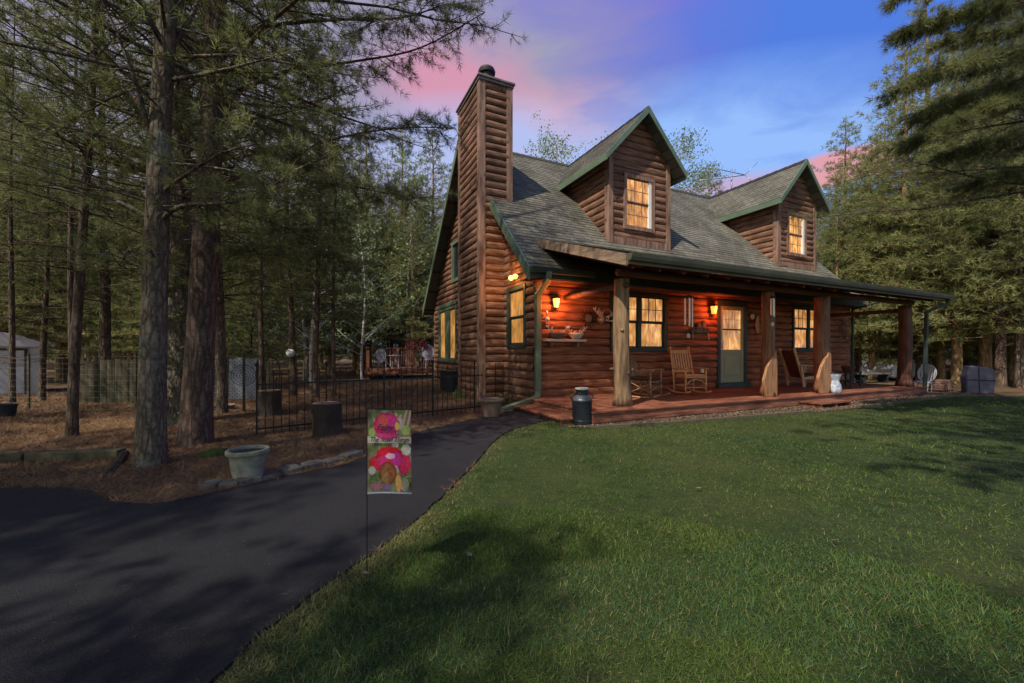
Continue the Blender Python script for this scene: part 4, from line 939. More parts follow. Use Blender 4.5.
for pts,r in [([(205,108,5.4),(240,90,5.6),(290,70,5.9),(350,62,6.1),(420,48,6.3),(485,12,6.4)],.034),([(205,60,5.4),(250,30,5.7),(330,20,6),(400,18,6.2),(445,4,6.3)],.034),
   ([(208,205,5.4),(250,215,5.6),(300,235,5.9),(340,262,6.1)],.018),([(208,185,5.4),(270,168,5.8),(330,140,6.2),(400,128,6.6),(455,128,6.9)],.026),([(206,150,5.4),(250,150,5.5),(310,170,5.7),(370,190,5.9),(420,198,6.0)],.022),
   ([(200,130,5.4),(150,105,5.9),(90,90,6.5),(20,60,7)],.026),([(208,235,5.4),(240,240,5.5),(262,256,5.6)],.012)]:
    traced(mbB,pts,r,(xB,yB),rrA,tuB)
    w=[dp(*p)-Vector((xB,yB,0)) for p in pts]; w=smooth3(w,6)
    for i in range(8,len(w)):   # leafy side shoots
        for q in range(3):
            a=rrA.random()*6.28; l=rrA.uniform(.25,.75); d=Vector((math.cos(a),math.sin(a),rrA.uniform(-.35,.35)))
            mbB.tube([w[i],w[i]+d*l],[.006,.002],3,cap=False)
            for x in (.3,.45,.6,.75,.9,1.0): tuB.append((w[i]+d*l*x,d.normalized()))
TB_=np.concatenate([PB[1],needles(np.array([tuple(a) for a,b in tuB]),np.array([tuple(b) for a,b in tuB]),18,.12,.006,19,.65)])
make_tree('pine_tree',(xB,yB),(mbB,TB_),'bark_red','needle','thickest pine with deeply furrowed reddish bark beside the driveway, right of the lichen-barked pine','front pines')
PC=pine_parts(103,Ht=14,r0=.063,hb=3.4,Lm=3.0,k=20,nl=.13,nw=.009,step_=.15,whorl=.45,per=5,dead=14,lean=(.05,.0),sub=.28,dead_lo=1.8)
make_tree('pine_tree',gp(72,437),PC,'bark','needle','slim dark pine trunk standing alone at the left, left of the lichen-barked pine','front pines')
PD=pine_parts(104,Ht=15,r0=.20,hb=4.0,Lm=3.4,k=16,nl=.14,nw=.010,step_=.16,whorl=.5,per=5,dead=12,lean=(.0,.0),sub=.3,dead_lo=1.8)
rD=make_tree('pine_tree',gp(177,424),PD,'bark_lichen','needle','lichen-spotted pine trunk half hidden between the two big driveway pines','front pines')
# ivy on that trunk
rr=random.Random(5); iv=[]
for i in range(420):
    z=rr.uniform(.1,3.6); a=rr.uniform(0,6.28); q=.21+rr.uniform(0,.06); iv.append((q*math.cos(a),q*math.sin(a),z))
arr_mesh('ivy',leaves(np.array(iv),4,.045,3,.03),M['needle'],rD)
# --- a library of forest trees; every variant is also a tree in view
V_={}
V_['tall1']=(pine_parts(201,Ht=15,r0=.14,hb=4.0,Lm=3.3,k=12,nl=.19,nw=.022,step_=.17,whorl=.5,per=6,dead=14),'bark','needle')
V_['tall2']=(pine_parts(202,Ht=13,r0=.11,hb=2.8,Lm=3.0,k=12,nl=.19,nw=.022,step_=.17,whorl=.5,per=6,dead=14,lean=(.02,.01)),'bark','needle')
V_['full1']=(pine_parts(203,Ht=11,r0=.13,hb=1.5,Lm=2.9,k=11,nl=.19,nw=.023,step_=.15,whorl=0.36,per=6,dead=4,shape='cone',dead_lo=.8),'bark','needle')
V_['full2']=(pine_parts(204,Ht=9,r0=.11,hb=1.1,Lm=2.5,k=11,nl=.19,nw=.023,step_=.15,whorl=0.34,per=6,dead=4,shape='cone',dead_lo=.6),'bark','needle')
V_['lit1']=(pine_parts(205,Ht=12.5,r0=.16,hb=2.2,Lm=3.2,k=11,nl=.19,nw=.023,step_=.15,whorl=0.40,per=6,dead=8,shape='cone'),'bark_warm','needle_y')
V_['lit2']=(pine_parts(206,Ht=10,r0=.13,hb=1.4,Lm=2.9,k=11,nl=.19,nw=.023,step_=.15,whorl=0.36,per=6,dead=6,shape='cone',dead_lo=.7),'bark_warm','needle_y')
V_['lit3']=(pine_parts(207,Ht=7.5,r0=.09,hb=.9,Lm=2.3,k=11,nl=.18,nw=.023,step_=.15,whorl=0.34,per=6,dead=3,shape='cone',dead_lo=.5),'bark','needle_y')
V_['leafy1']=(deciduous_parts(208,Ht=9.5,r0=.06,hb=1.2,Lm=2.5,k=11,sz=.065,dens=1.5),'birch','leaf')
V_['leafy2']=(deciduous_parts(209,Ht=6,r0=.04,hb=.6,Lm=2.0,k=10,sz=.06,dens=1.4,lean=(.05,.02)),'twig','leaf')
V_['domed']=(deciduous_parts(215,Ht=9,r0=.07,hb=4.0,Lm=1.7,k=10,sz=.045,dens=4.0,dome=True),'birch','leaf')
V_['shrub']=(deciduous_parts(210,Ht=2.3,r0=.025,hb=.15,Lm=1.2,k=6,sz=.05,dens=2.0),'twig','leaf')
V_['sparse']=(pine_parts(211,Ht=12,r0=.07,hb=4.5,Lm=1.7,k=7,nl=.18,nw=.016,step_=.22,whorl=.7,per=4,dead=22,low_dead_len=1.4,dead_lo=1.0),'bark','needle')
USED={}
def plant(kind,loc,label,group=None,rz=None,s=1.0,name=None,bark=None):
    rr_=random.Random(int(loc[0]*100)*31+int(loc[1]*100)); rz=rr_.random()*6.28 if rz is None else rz
    nm={'s':'pine_tree','t':'pine_tree','f':'pine_tree','l':'pine_tree'}.get(kind[0],'pine_tree')
    if kind.startswith(('leafy','domed')): nm='leafy_tree'
    if kind=='shrub': nm='shrub'
    if kind not in USED:
        P_,b_,f_=V_[kind]; t=make_tree(nm,loc,P_,b_,f_,label,group,crown_name='foliage' if nm=='shrub' else 'crown',rz=rz,cat='shrub' if nm=='shrub' else 'tree'); t.scale=(s,s,s); USED[kind]=t
    else: t=place_copy(USED[kind],loc,rz,s,label,group)
    if bark:
        for ch in t.children:
            if ch.name.startswith('trunk'):
                me=ch.data.copy(); me.materials[0]=M[bark]; ch.data=me
    return t
# individually recognisable trunks (photo position of the foot)
for x,y,k,s,lb in [(104,399,'tall1',.9,'dark pine trunk rising behind the left end of the board fence'),
   (262,402,'sparse',.95,'thin dark pine trunk just right of the blue mandala hanging'),
   (293,396,'tall2',.9,'dark pine trunk carrying the white globe, behind the iron fence'),
   (334,398,'sparse',.8,'slender leaning tree behind the iron fence, right of the globe trunk'),
   (12,408,'sparse',.8,'thin crooked stem in front of the white shed door'),
   (42,402,'tall2',.62,'slim trunk at the right corner of the white shed'),
   (315,399,'tall2',.75,'dark pine trunk between the globe trunk and the slender leaning tree')]:
    plant(k,gp(x,y),lb,'named forest trunks',s=s)
plant('leafy1',gp(362,381),'light grey leaning birch stem left of the wooden deck',s=.9)
plant('leafy1',gp(409,373),'white birch trunk rising behind the wooden deck',s=1.35)
plant('leafy2',gp(388,372),'bright green leafy sapling just behind the left half of the deck',s=1.3)
plant('leafy2',gp(425,371.5),'bright green leafy sapling behind the deck beside the house corner',s=1.25)
plant('lit1',gp(957,384.5),'pine with warm sunlit trunk right of the porch, behind the lawn',s=1.0)
plant('tall1',gp(1000,387),'dark red-barked pine right of the blue tarp stack',s=1.05,bark='bark_red')
plant('tall2',gp(1019,388),'narrow dark pine trunk at the right edge behind the lawn',s=1.0)
plant('tall1',gp(975,379),'straight pine trunk behind the blue tarp stack',s=1.0)
# behind the house, seen over the roof
plant('domed',(2.95,25.5),'pale rounded treetop seen over the roof left of the left dormer',s=1.64)
plant('domed',(9.2,23.5),'bushy treetop seen over the roof right of the left dormer',s=1.5)
plant('domed',(11.0,25.0),'rounded pale treetop seen over the roof between the left dormer and the antenna',s=1.38)
plant('lit2',(12.4,26.0),'lower treetop seen over the roof beneath the antenna',s=1.3)
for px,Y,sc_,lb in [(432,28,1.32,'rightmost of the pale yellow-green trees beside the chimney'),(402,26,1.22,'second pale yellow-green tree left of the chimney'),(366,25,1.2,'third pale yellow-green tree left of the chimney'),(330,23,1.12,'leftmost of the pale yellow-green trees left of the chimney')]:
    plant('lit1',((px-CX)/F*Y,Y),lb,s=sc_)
# forest left of the house
def h_of(p):
    dx,dy=p[0]-HO[0],p[1]-HO[1]; return (dx*U[0]+dy*U[1],dx*V[0]+dy*V[1])
rr=random.Random(31); placed=[gp(150,466),gp(195,445),gp(262,402),gp(293,396),gp(104,399)]
def scatter(n,xr,yr,kinds,mind,label,group,srange,test=None):
    c=0;tries=0
    while c<n and tries<6000:
        tries+=1; Y=yr[0]+(yr[1]-yr[0])*rr.random()**.8; px=rr.uniform(*xr); X=(px-CX)/F*Y
        if any((X-a)**2+(Y-b)**2<mind**2 for a,b in placed): continue
        if test and not test(X,Y): continue
        placed.append((X,Y)); k=rr.choice(kinds); lb=label[k] if isinstance(label,dict) else label
        g=group[k] if isinstance(group,dict) else group
        plant(k,(X,Y),lb,g,s=rr.uniform(*srange)); c+=1
LB={'tall1':'tall dark forest pine with high crown standing in the woods left of the cabin','tall2':'leaning dark forest pine in the woods left of the cabin','full1':'dense green pine with low boughs in the woods left of the cabin',
    'full2':'small dense pine with boughs to the ground in the woods left of the cabin','sparse':'thin bare-stemmed pine in the woods left of the cabin','leafy1':'leafy light green tree in the woods left of the cabin','leafy2':'light green sapling in the woods left of the cabin','shrub':'low leafy shrub on the forest floor left of the cabin',
    'lit1':'yellow-green pine in the woods left of the cabin','lit2':'small yellow-green pine in the woods left of the cabin','lit3':'very small yellow-green pine in the woods left of the cabin'}
GL={k:{'tall1':'tall pines in the left woods','tall2':'leaning pines in the left woods','full1':'dense pines in the left woods','full2':'small dense pines in the left woods','sparse':'thin pines in the left woods','leafy1':'leafy trees in the left woods','leafy2':'saplings in the left woods','shrub':'shrubs in the left woods','lit1':'yellow-green pines in the left woods','lit2':'small yellow-green pines in the left woods','lit3':'very small pines in the left woods'}[k] for k in LB}
notyard=lambda X,Y:not(-3.0<h_of((X,Y))[0]<14 and -4<h_of((X,Y))[1]<15.5)
scatter(10,(-120,240),(7.6,13),['sparse','sparse','tall2'],1.6,LB,GL,(.75,1.0),lambda X,Y:notyard(X,Y) and not(-17<X<-11.5 and 11<Y<15.5) and X<-5.2)
scatter(22,(-120,330),(12.5,22),['tall1','sparse','lit1','sparse','full2','leafy1','lit2'],2.1,LB,GL,(.8,1.15),lambda X,Y:notyard(X,Y) and not(-18<X<-11.5 and 11<Y<15.5))
scatter(26,(-140,440),(22,33),['tall1','lit1','full2','sparse','leafy1','lit1','lit2'],2.4,LB,GL,(.9,1.25),notyard)
scatter(12,(200,440),(22,34),['leafy2','leafy1','lit2','shrub'],1.6,LB,GL,(1.0,1.5),notyard)
scatter(18,(-60,330),(11,26),['shrub','leafy2','lit3'],1.3,LB,GL,(.5,.9),lambda X,Y:notyard(X,Y) and not(-18<X<-11.5 and 11<Y<15.5))
# forest right of the house
LR={'lit1':'tall sunlit yellow-green pine in the woods right of the cabin','lit2':'sunlit yellow-green pine with low boughs right of the cabin','lit3':'small sunlit pine in the woods right of the cabin','tall1':'tall dark pine in the woods right of the cabin','full1':'dense green pine in the woods right of the cabin','sparse':'thin bare-stemmed pine in the woods right of the cabin','shrub':'low leafy shrub right of the cabin','leafy1':'leafy light green tree in the woods right of the cabin'}
GR={k:v.replace(' in the woods','').replace('a ','')+'s' for k,v in LR.items()}
far=lambda X,Y: h_of((X,Y))[0]>15.0 
placed+= [gp(957,384.5),gp(1000,387),gp(1019,388),gp(975,379)]
scatter(13,(835,1160),(16.5,23),['lit1','lit2','lit1','lit3','leafy1'],1.9,LR,GR,(.85,1.02),far)
scatter(10,(830,905),(22,32),['lit1','lit2','leafy1'],2.0,LR,GR,(.80,1.0),far)
scatter(18,(900,1180),(22,34),['lit1','lit2','full1','leafy1','lit1'],2.2,LR,GR,(.95,1.2),far)
scatter(8,(870,1120),(15,24),['lit3','shrub','lit3'],1.4,LR,GR,(.5,.8),far)
for px,Y,s in [(845,21,1.05),(872,18.5,1.05),(905,17.6,1.15),(940,17.0,1.2),(985,15.6,1.15),(1030,14.6,1.2),(1085,14,1.2),(925,20,1.5),(968,19,1.55),(1012,18,1.5),(885,22,1.1)]:
    plant('lit1' if int(px)%2 else 'lit2',((px-CX)/F*Y,Y),LR['lit1'] if int(px)%2 else LR['lit2'],GR['lit1'] if int(px)%2 else GR['lit2'],s=s)
# pine just outside the frame on the right; its boughs reach into the picture
PR_=pine_parts(301,Ht=12,r0=.17,hb=4.1,Lm=4.3,k=26,nl=.14,nw=.006,step_=.13,whorl=.5,per=6,dead=6,sub=.26,azb=(math.pi*.98,-.35),shape='cone',low_dead_len=1.2,dead_lo=2.5)
mbR=PR_[0]; tuR=[]; rR=random.Random(44)
for pts,r in [([(1150,30,7.3),(1060,40,6.8),(1000,56,6.3),(950,66,6.0),(905,86,5.8)],.04),([(1150,-20,7.3),(1060,-10,6.8),(1000,5,6.4),(955,16,6.2),(918,26,6.0)],.035),
   ([(1150,90,7.3),(1060,90,6.8),(1010,98,6.4),(960,118,6.1),(925,136,6.0)],.034),([(1150,60,7.5),(1080,70,7.2),(1010,82,6.9),(965,98,6.7),(932,110,6.6)],.03),([(1150,130,7.3),(1080,130,7.0),(1010,138,6.7),(960,150,6.5)],.03),
   ([(1150,-60,7.2),(1040,-45,6.5),(960,-30,6.2),(910,-15,6.0)],.03),([(1150,10,7.8),(1070,15,7.6),(1000,30,7.5),(950,38,7.4)],.03),([(1150,150,7.6),(1090,158,7.3),(1030,168,7.0),(985,180,6.9)],.025)]:
    w=smooth3([dp(*p)-Vector((10.4,7.2,0)) for p in pts],7); n=len(w)
    mbR.tube(w,[r*(1-.85*i/(n-1)) for i in range(n)],7,cap=False)
    for i in range(4,n):
        dirb=(w[min(i+1,n-1)]-w[i-1]).normalized()
        for q in range(5):
            l=rR.uniform(.25,.62)*(1.25-.5*i/n); sd=Vector((-dirb.y,dirb.x,0))*rR.choice((-1,1))
            d=(dirb*rR.uniform(.5,1.1)+sd*rR.uniform(.2,.9)+Vector((0,0,rR.uniform(-.45,.15)))).normalized()
            mbR.tube([w[i],w[i]+d*l*.5+Vector((0,0,.01)),w[i]+d*l+Vector((0,0,-.03))],[.006,.004,.002],3,cap=False)
            x=.15
            while x<=1: tuR.append((w[i]+d*l*x,(d+Vector((0,0,-.1))).normalized())); x+=.09/l
PR_=(mbR,np.concatenate([PR_[1],needles(np.array([tuple(a) for a,b in tuR]),np.array([tuple(b) for a,b in tuR]),26,.13,.008,29,.6)]))
make_tree('pine_tree',(10.4,7.2),PR_,'bark','needle','dark pine at the right edge whose long boughs hang over the lawn')
# trees behind the camera that shade the drive and lawn
for i,(x,y,k,s) in enumerate([(-10,-5,'tall1',1.2),(-10.5,-8.2,'tall2',1.2),(-4.3,-3.1,'full1',.88),(-8.6,.3,'tall1',1.0),(-12.0,3.2,'tall2',1.05),(-7.6,-2.2,'tall2',1.0),(-6,-9.5,'tall1',1.2),(-12.5,-8,'tall1',1.2),(3.6,-1.2,'tall1',1.35),(2.2,-5.0,'sparse',1.0),(6.5,-6.0,'sparse',1.1),(11,-7,'tall2',1.1)]):
    plant(k,(x,y),'shade pine behind the viewpoint, outside the picture','shade pines behind the viewpoint',s=s)
# the far woods read as one mass
def far_woods(name,spots,fol,seed):
    rr=random.Random(seed); allT=[]; 
    for (X,Y,Ht) in spots:
        tu=[];z=.6
        mbx=MB()
        while z<Ht-.3:
            u=z/Ht; L0=(2.9*(1-u)**.8+.3)
            for j in range(6):
                az=rr.random()*6.28; L=L0*rr.uniform(.6,1.15); x=.3
                while x<L:
                    tu.append((Vector((X+math.cos(az)*x+rr.uniform(-.3,.3),Y+math.sin(az)*x+rr.uniform(-.3,.3),z+x*(.05+.4*u)+rr.uniform(-.15,.15))),Vector((math.cos(az),math.sin(az),.3)))); x+=.34
            z+=.5
        P=np.array([tuple(a) for a,b in tu]);D=np.array([tuple(b) for a,b in tu])
        allT.append(needles(P,D,7,.34,.06,rr.randrange(9999),.85))
    return tag(arr_mesh(name,np.concatenate(allT),M[fol]),'distant mass of conifers filling the background','woods',kind='stuff')
sp=[]
for i in range(78):
    Y=rr.uniform(34,50); px=-190+640*i/77+rr.uniform(-8,8); sp.append(((px-CX)/F*Y,Y,rr.uniform(12,19)))
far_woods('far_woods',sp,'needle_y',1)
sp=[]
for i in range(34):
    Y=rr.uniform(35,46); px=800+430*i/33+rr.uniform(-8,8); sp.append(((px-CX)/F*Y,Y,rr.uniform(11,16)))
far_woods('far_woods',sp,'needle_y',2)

# ================================================================== PROPS
def thing(name,loc,rz,label,cat,group=None):
    return empty(name,loc,rz,label,cat,group)
def hloc(s,t,z=.22): p=hw(s,t,z); return (p.x,p.y,p.z)
# milk can
x,y=gp(582,424); r=thing('milk_can',(x,y,.012),0,'dark blue-black steel milk can with pale lid in front of the porch corner','milk can')
mb=MB(); mb.lathe([(.165,0),(.17,.01),(.168,.03),(.172,.035),(.172,.06),(.168,.065),(.168,.36),(.173,.365),(.173,.385)],32); mb.build('body',M['can'],r,smooth=False,bevel=.004)
mb=MB(); mb.lathe([(.172,.386),(.165,.41),(.13,.455),(.108,.475),(.10,.485)],32); mb.build('shoulder',M['can_sh'],r,smooth=True)
mb=MB(); mb.lathe([(.10,.486),(.097,.56),(.118,.562),(.118,.575)],32); mb.build('neck',M['can'],r,smooth=False)
mb=MB(); mb.lathe([(.112,.576),(.118,.585),(.116,.605),(.05,.615),(.01,.618)],32); mb.build('lid',M['lid'],r)
for a in (0.2,math.pi+.2):
    mb=MB(); d=Vector((math.cos(a),math.sin(a),0)); mb.tube([d*.16+Vector((0,0,.41)),d*.205+Vector((0,0,.43)),d*.195+Vector((0,0,.48)),d*.10+Vector((0,0,.52))],.010,6); mb.build('handle',M['can'],r,smooth=True)
# raised shoulder lettering strokes (stamped marks, unreadable in the photo)
mb=MB()
for i in range(5):
    a=-math.pi/2+(i-2)*.17; q=.147; mb.tube([(q*1.04*math.cos(a),q*1.04*math.sin(a),.428),(q*.93*math.cos(a),q*.93*math.sin(a),.452)],.007,5)
mb.build('stamped_mark',M['ink'],r)

# bent willow rocker (low, wide)
def bent_rocker(loc,rz):
    r=thing('willow_rocking_chair',loc,rz,'low bent-willow rocking chair with dark seat behind the first porch post','rocking chair')
    for sx in (-.29,.29):
        mb=MB(); mb.tube([(sx,-.46,.10),(sx,-.30,.035),(sx,0,.02),(sx,.30,.035),(sx,.48,.09)],.02,8); mb.build('rocker',M['willow'],r,smooth=True)
        for sy,h in ((-.26,.60),(.22,.48)):
            mb=MB(); mb.tube([(sx,sy,.04),(sx*1.03,sy+.01,.35),(sx,sy-.0,h)],.019,8); mb.build('leg',M['willow'],r,smooth=True)
        mb=MB(); mb.tube([(sx,-.34,.60),(sx*1.08,-.28,.62),(sx*1.1,0,.60),(sx*1.0,.25,.62)],.021,8); mb.tube([(sx*1.02,-.26,.12),(sx*1.02,.20,.34)],.012,6); mb.tube([(sx*1.02,-.26,.34),(sx*1.02,.20,.12)],.012,6); mb.build('armrest',M['willow'],r,smooth=True)
    mb=MB()
    for i in range(9): yy=-.27+i*.062; mb.tube([(-.30,yy,.365+.01*(i%2)),(0,yy,.345),(.30,yy,.365)],.016,6)
    mb.build('seat',M['willow'],r,smooth=True)
    mb=MB(); mb.box(-.25,.25,-.26,.24,.39,.46); mb.build('cushion',M['brown_cloth'],r,bevel=.03)
    mb=MB()
    for k in range(5):
        q=k*.06; mb.tube([(-.29+q,.22,.36),(-.27+q,.30,.70-q*.3),(-.14+q*.5,.36,.92-q*.8),(0,.38,1.0-q*1.3),(.14-q*.5,.36,.92-q*.8),(.27-q,.30,.70-q*.3),(.29-q,.22,.36)],.014,6)
    for k in range(5): xx=-.16+k*.08; mb.tube([(xx,.24,.38),(xx*1.4,.33,.86-abs(xx))],.010,5)
    mb.build('backrest',M['willow'],r,smooth=True)
    mb=MB(); mb.tube([(-.29,-.26,.18),(0,-.3,.26),(.29,-.26,.18)],.013,6); mb.tube([(-.29,-.26,.30),(0,-.29,.20),(.29,-.26,.30)],.012,6); mb.build('stretcher',M['willow'],r,smooth=True)
bent_rocker(hloc(2.16,-1.05),ANG+R(24))
def slat_rocker(loc,rz):
    r=thing('slatted_rocking_chair',loc,rz,'varnished slat-back rocking chair between the double window and the door','rocking chair')
    for sx in (-.28,.28):
        mb=MB(); mb.tube([(sx,-.42,.075),(sx,-.25,.03),(sx,0,.018),(sx,.28,.03),(sx,.50,.10)],.022,8); mb.build('rocker',M['chairwood'],r,smooth=True)
        mb=MB(); mb.tube([(sx,-.24,.04),(sx,-.25,.30),(sx,-.25,.60)],[.02,.024,.018],8); mb.build('leg',M['chairwood'],r,smooth=True)
        mb=MB(); mb.tube([(sx,.20,.04),(sx,.22,.42),(sx*.97,.32,.85),(sx*.95,.38,1.10)],[.02,.024,.022,.016],8); mb.ball((sx*.95,.385,1.12),.03,6); mb.build('back_post',M['chairwood'],r,smooth=True)
        mb=MB(); mb.box(sx-.04,sx+.04,-.30,.24,.60,.625); mb.build('armrest',M['chairwood'],r,bevel=.008)
    mb=MB(); mb.box(-.30,.30,-.28,.22,.385,.42); mb.build('seat',M['chairwood'],r,bevel=.012)
    mb=MB(); mb.box(-.26,.26,-.25,.18,.421,.47); mb.build('cushion',M['chairwood'],r,bevel=.022)
    mb=MB(); mb.box(-.27,.27,.245,.265,.50,.56); mb.box(-.26,.26,.365,.385,.98,1.06); mb.build('back_rail',M['chairwood'],r,bevel=.006)
    for i in range(7):
        mb=MB(); xx=-.21+i*.07; mb.beam((xx,.262,.54),(xx,.372,1.02),.038,.012,up=(0,1,0)); mb.build('slat',M['chairwood'],r)
    mb=MB(); mb.tube([(-.28,-.25,.16),(.28,-.25,.16)],.012,6); mb.tube([(-.27,-.25,.22),(-.15,-.255,.32),(0,-.255,.355),(.15,-.255,.32),(.27,-.25,.22)],.014,6); mb.tube([(-.28,.21,.2),(.28,.21,.2)],.012,6)
    for sx in (-.28,.28): mb.tube([(sx,-.25,.2),(sx,.2,.2)],.012,6)
    mb.build('stretcher',M['chairwood'],r,smooth=True)
slat_rocker(hloc(3.82,-.80),ANG+R(-12))
def frame_chair(loc,rz):
    r=thing('lounge_chair',loc,rz,'pale cedar lounge chair with dark seat under the right porch window','chair')
    for sx in (-.29,.29):
        mb=MB(); mb.beam((sx,-.30,.30),(sx,.26,.24),.04,.08); mb.beam((sx,.22,.20),(sx,.50,1.12),.04,.07,up=(0,1,0)); mb.build('side_frame',M['cedar'],r,bevel=.006)
        mb=MB(); mb.beam((sx*1.06,-.30,0.0),(sx*1.06,-.30,.60),.05,.08,up=(0,1,0)); mb.build('leg',M['cedar'],r,bevel=.006)
        mb=MB(); mb.beam((sx*1.1,.22,0.0),(sx*1.1,.30,.60),.05,.07,up=(0,1,0)); mb.build('leg',M['cedar'],r,bevel=.006)
        mb=MB(); mb.beam((sx*1.12,-.36,.615),(sx*1.12,.36,.615),.10,.03); mb.build('armrest',M['cedar'],r,bevel=.008)
    mb=MB(); mb.beam((0,-.28,.36),(0,.22,.30),.52,.07); mb.build('seat',M['brown_cloth'],r,bevel=.02)
    mb=MB(); mb.beam((0,.20,.36),(0,.46,1.06),.06,.52,up=(1,0,0)); mb.build('backrest',M['brown_cloth'],r,bevel=.02)
frame_chair(hloc(8.55,-.75),ANG+R(68))

# wind chimes
def chime(p,n,L,rad,tr,label,sail=True,top='disc'):
    r=thing('wind_chime',p,ANG,label,'wind chime')
    mb=MB(); mb.tube([(0,0,0),(0,0,-.10)],.004,5); mb.tube([(0,0,-.09),(.0,0,-L-.26)],.0025,4); mb.build('cord',M['black_metal'],r)
    mb=MB(); mb.lathe([(rad+.025,-.13),(rad+.03,-.12),(rad*.6,-.095),(.01,-.085)],16); mb.build('top_disc',M['hat'],r)
    rr=random.Random(n)
    for i in range(n):
        a=2*math.pi*i/n+.35; l=L*(.80+.2*i/n); x,y=rad*math.cos(a),rad*math.sin(a)
        mb=MB(); mb.tube([(x,y,-.15),(x,y,-.15-l)],tr,10); mb.build('tube',M['alu'],r,smooth=False)
    mb=MB(); mb.lathe([(.03,-.15-L*.55),(.03,-.15-L*.52)],12); mb.build('striker',M['hat'],r)
    if sail: mb=MB(); mb.ball((0,0,-L-.30),.035,6,1.5); mb.build('wind_sail',M['antler'],r,smooth=True)
chime(hloc(2.44,-2.0,2.48),5,.62,.075,.0135,'large wind chime with long pale tubes between the first post and the door')
chime(hloc(4.66,-2.32,2.56),5,.42,.035,.012,'small wind chime with short silver tubes in front of the second porch post')
# marble shelf, antlers and other wall pieces (front wall bulges .055)
def wall_thing(name,s,z,label,cat): return thing(name,hloc(s,-.062,z),ANG,label,cat)
r=wall_thing('wall_shelf',.62,1.50,'pale shelf board under the left porch lantern','shelf')
mb=MB(); mb.box(-.52,.53,-.20,.0,-.035,.02); mb.build('board',M['shelf'],r,bevel=.005)
mb=MB()
for x in (-.35,.35): mb.box(x-.02,x+.02,-.14,.0,-.15,-.036)
mb.build('bracket',M['board'],r)
def antler(mb,base,d,L,n=5,sc=1.0,seed=1):
    rr=random.Random(seed); b=Vector(base); d=Vector(d).normalized(); up=Vector((0,-.2,1)).normalized()
    pts=[b+d*L*u+up*L*.45*u*u for u in (0,.25,.5,.75,1)]; mb.tube(pts,[.018*sc,.016*sc,.013*sc,.009*sc,.004*sc],7)
    for i in range(n):
        u=.2+.7*i/n; p=b+d*L*u+up*L*.45*u*u; q=p+up*L*rr.uniform(.25,.4)+d*rr.uniform(-.05,.06)+Vector((0,-rr.uniform(0,.08),0)); mb.tube([p,(p+q)/2+d*.01,q],[.011*sc,.009*sc,.003*sc],6)
for s,lb,sd in ((.42,'bowl with upturned antlers on the left half of the pale shelf',3),(.92,'bowl with upturned antlers on the right half of the pale shelf',8)):
    r=thing('antler_bowl',hloc(s,-.17,1.521),ANG,lb,'antler decoration')
    r.scale=(1.3,1.3,1.3)
    mb=MB(); mb.lathe([(.05,0),(.09,.02),(.13,.08),(.14,.11),(.12,.10),(.01,.05)],18); mb.build('bowl',M['terra'] if sd==3 else M['antler'],r,smooth=True)
    for q in (-1,1):
        mb=MB(); antler(mb,(q*.02,0,.08),(q,0,.25),.22,4,1.0,sd+q); mb.build('antler',M['antler'],r,smooth=True)
r=wall_thing('mounted_antlers',1.72,2.02,'white antler rack mounted on the wall just left of the first porch post','antler decoration'); r.scale=(1.35,1.35,1.35)
mb=MB(); mb.lathe([(.01,-.10),(.07,-.06),(.09,.02),(.05,.09),(.01,.10)],14); mb.build('plaque',M['board'],r)
for q in (-1,1):
    mb=MB(); antler(mb,(q*.03,-.10,.03),(q,-.1,.15),.26,5,1.1,12+q); antler(mb,(q*.03,-.10,-.02),(q,-.2,-.5),.18,3,.9,14+q); mb.build('antler',M['antler'],r,smooth=True)
r=wall_thing('wall_ornament',1.32,2.02,'dark metal sunburst ornament on the wall between the shelf and the antler rack','wall ornament')
mb=MB(); mb.lathe([(.01,-.02),(.09,-.015),(.10,0),(.01,.02)],20); 
mb2=MB(); mb2.v=[(x,z*1-.04,y) for x,y,z in mb.v]; mb2.f=mb.f; mb2.m=mb.m; mb2.build('disc',M['terra'],r)
mb=MB()
for i in range(14):
    a=i*2*math.pi/14; l=.26 if i%2 else .20; mb.tube([(.10*math.cos(a),-.04,.10*math.sin(a)),(.19*math.cos(a+.12),-.04,.19*math.sin(a+.12)),(l*math.cos(a),-.04,l*math.sin(a))],[.012,.01,.003],5)
mb.build('ray',M['black_metal'],r)
# hanging ornament by the left lantern
r=wall_thing('hanging_ornament',.18,1.98,'small round pinkish ornament hanging under the left porch lantern','wall ornament')
mb=MB(); mb.ball((0,-.08,-.02),.055,8); mb.ball((-.02,-.08,.13),.03,6,1.5); mb.build('bauble',M['antler'],r,smooth=True); mb=MB(); mb.tube([(0,-.08,.03),(-.02,-.07,.12),(0,-.03,.22)],.004,4); mb.build('cord',M['black_metal'],r)
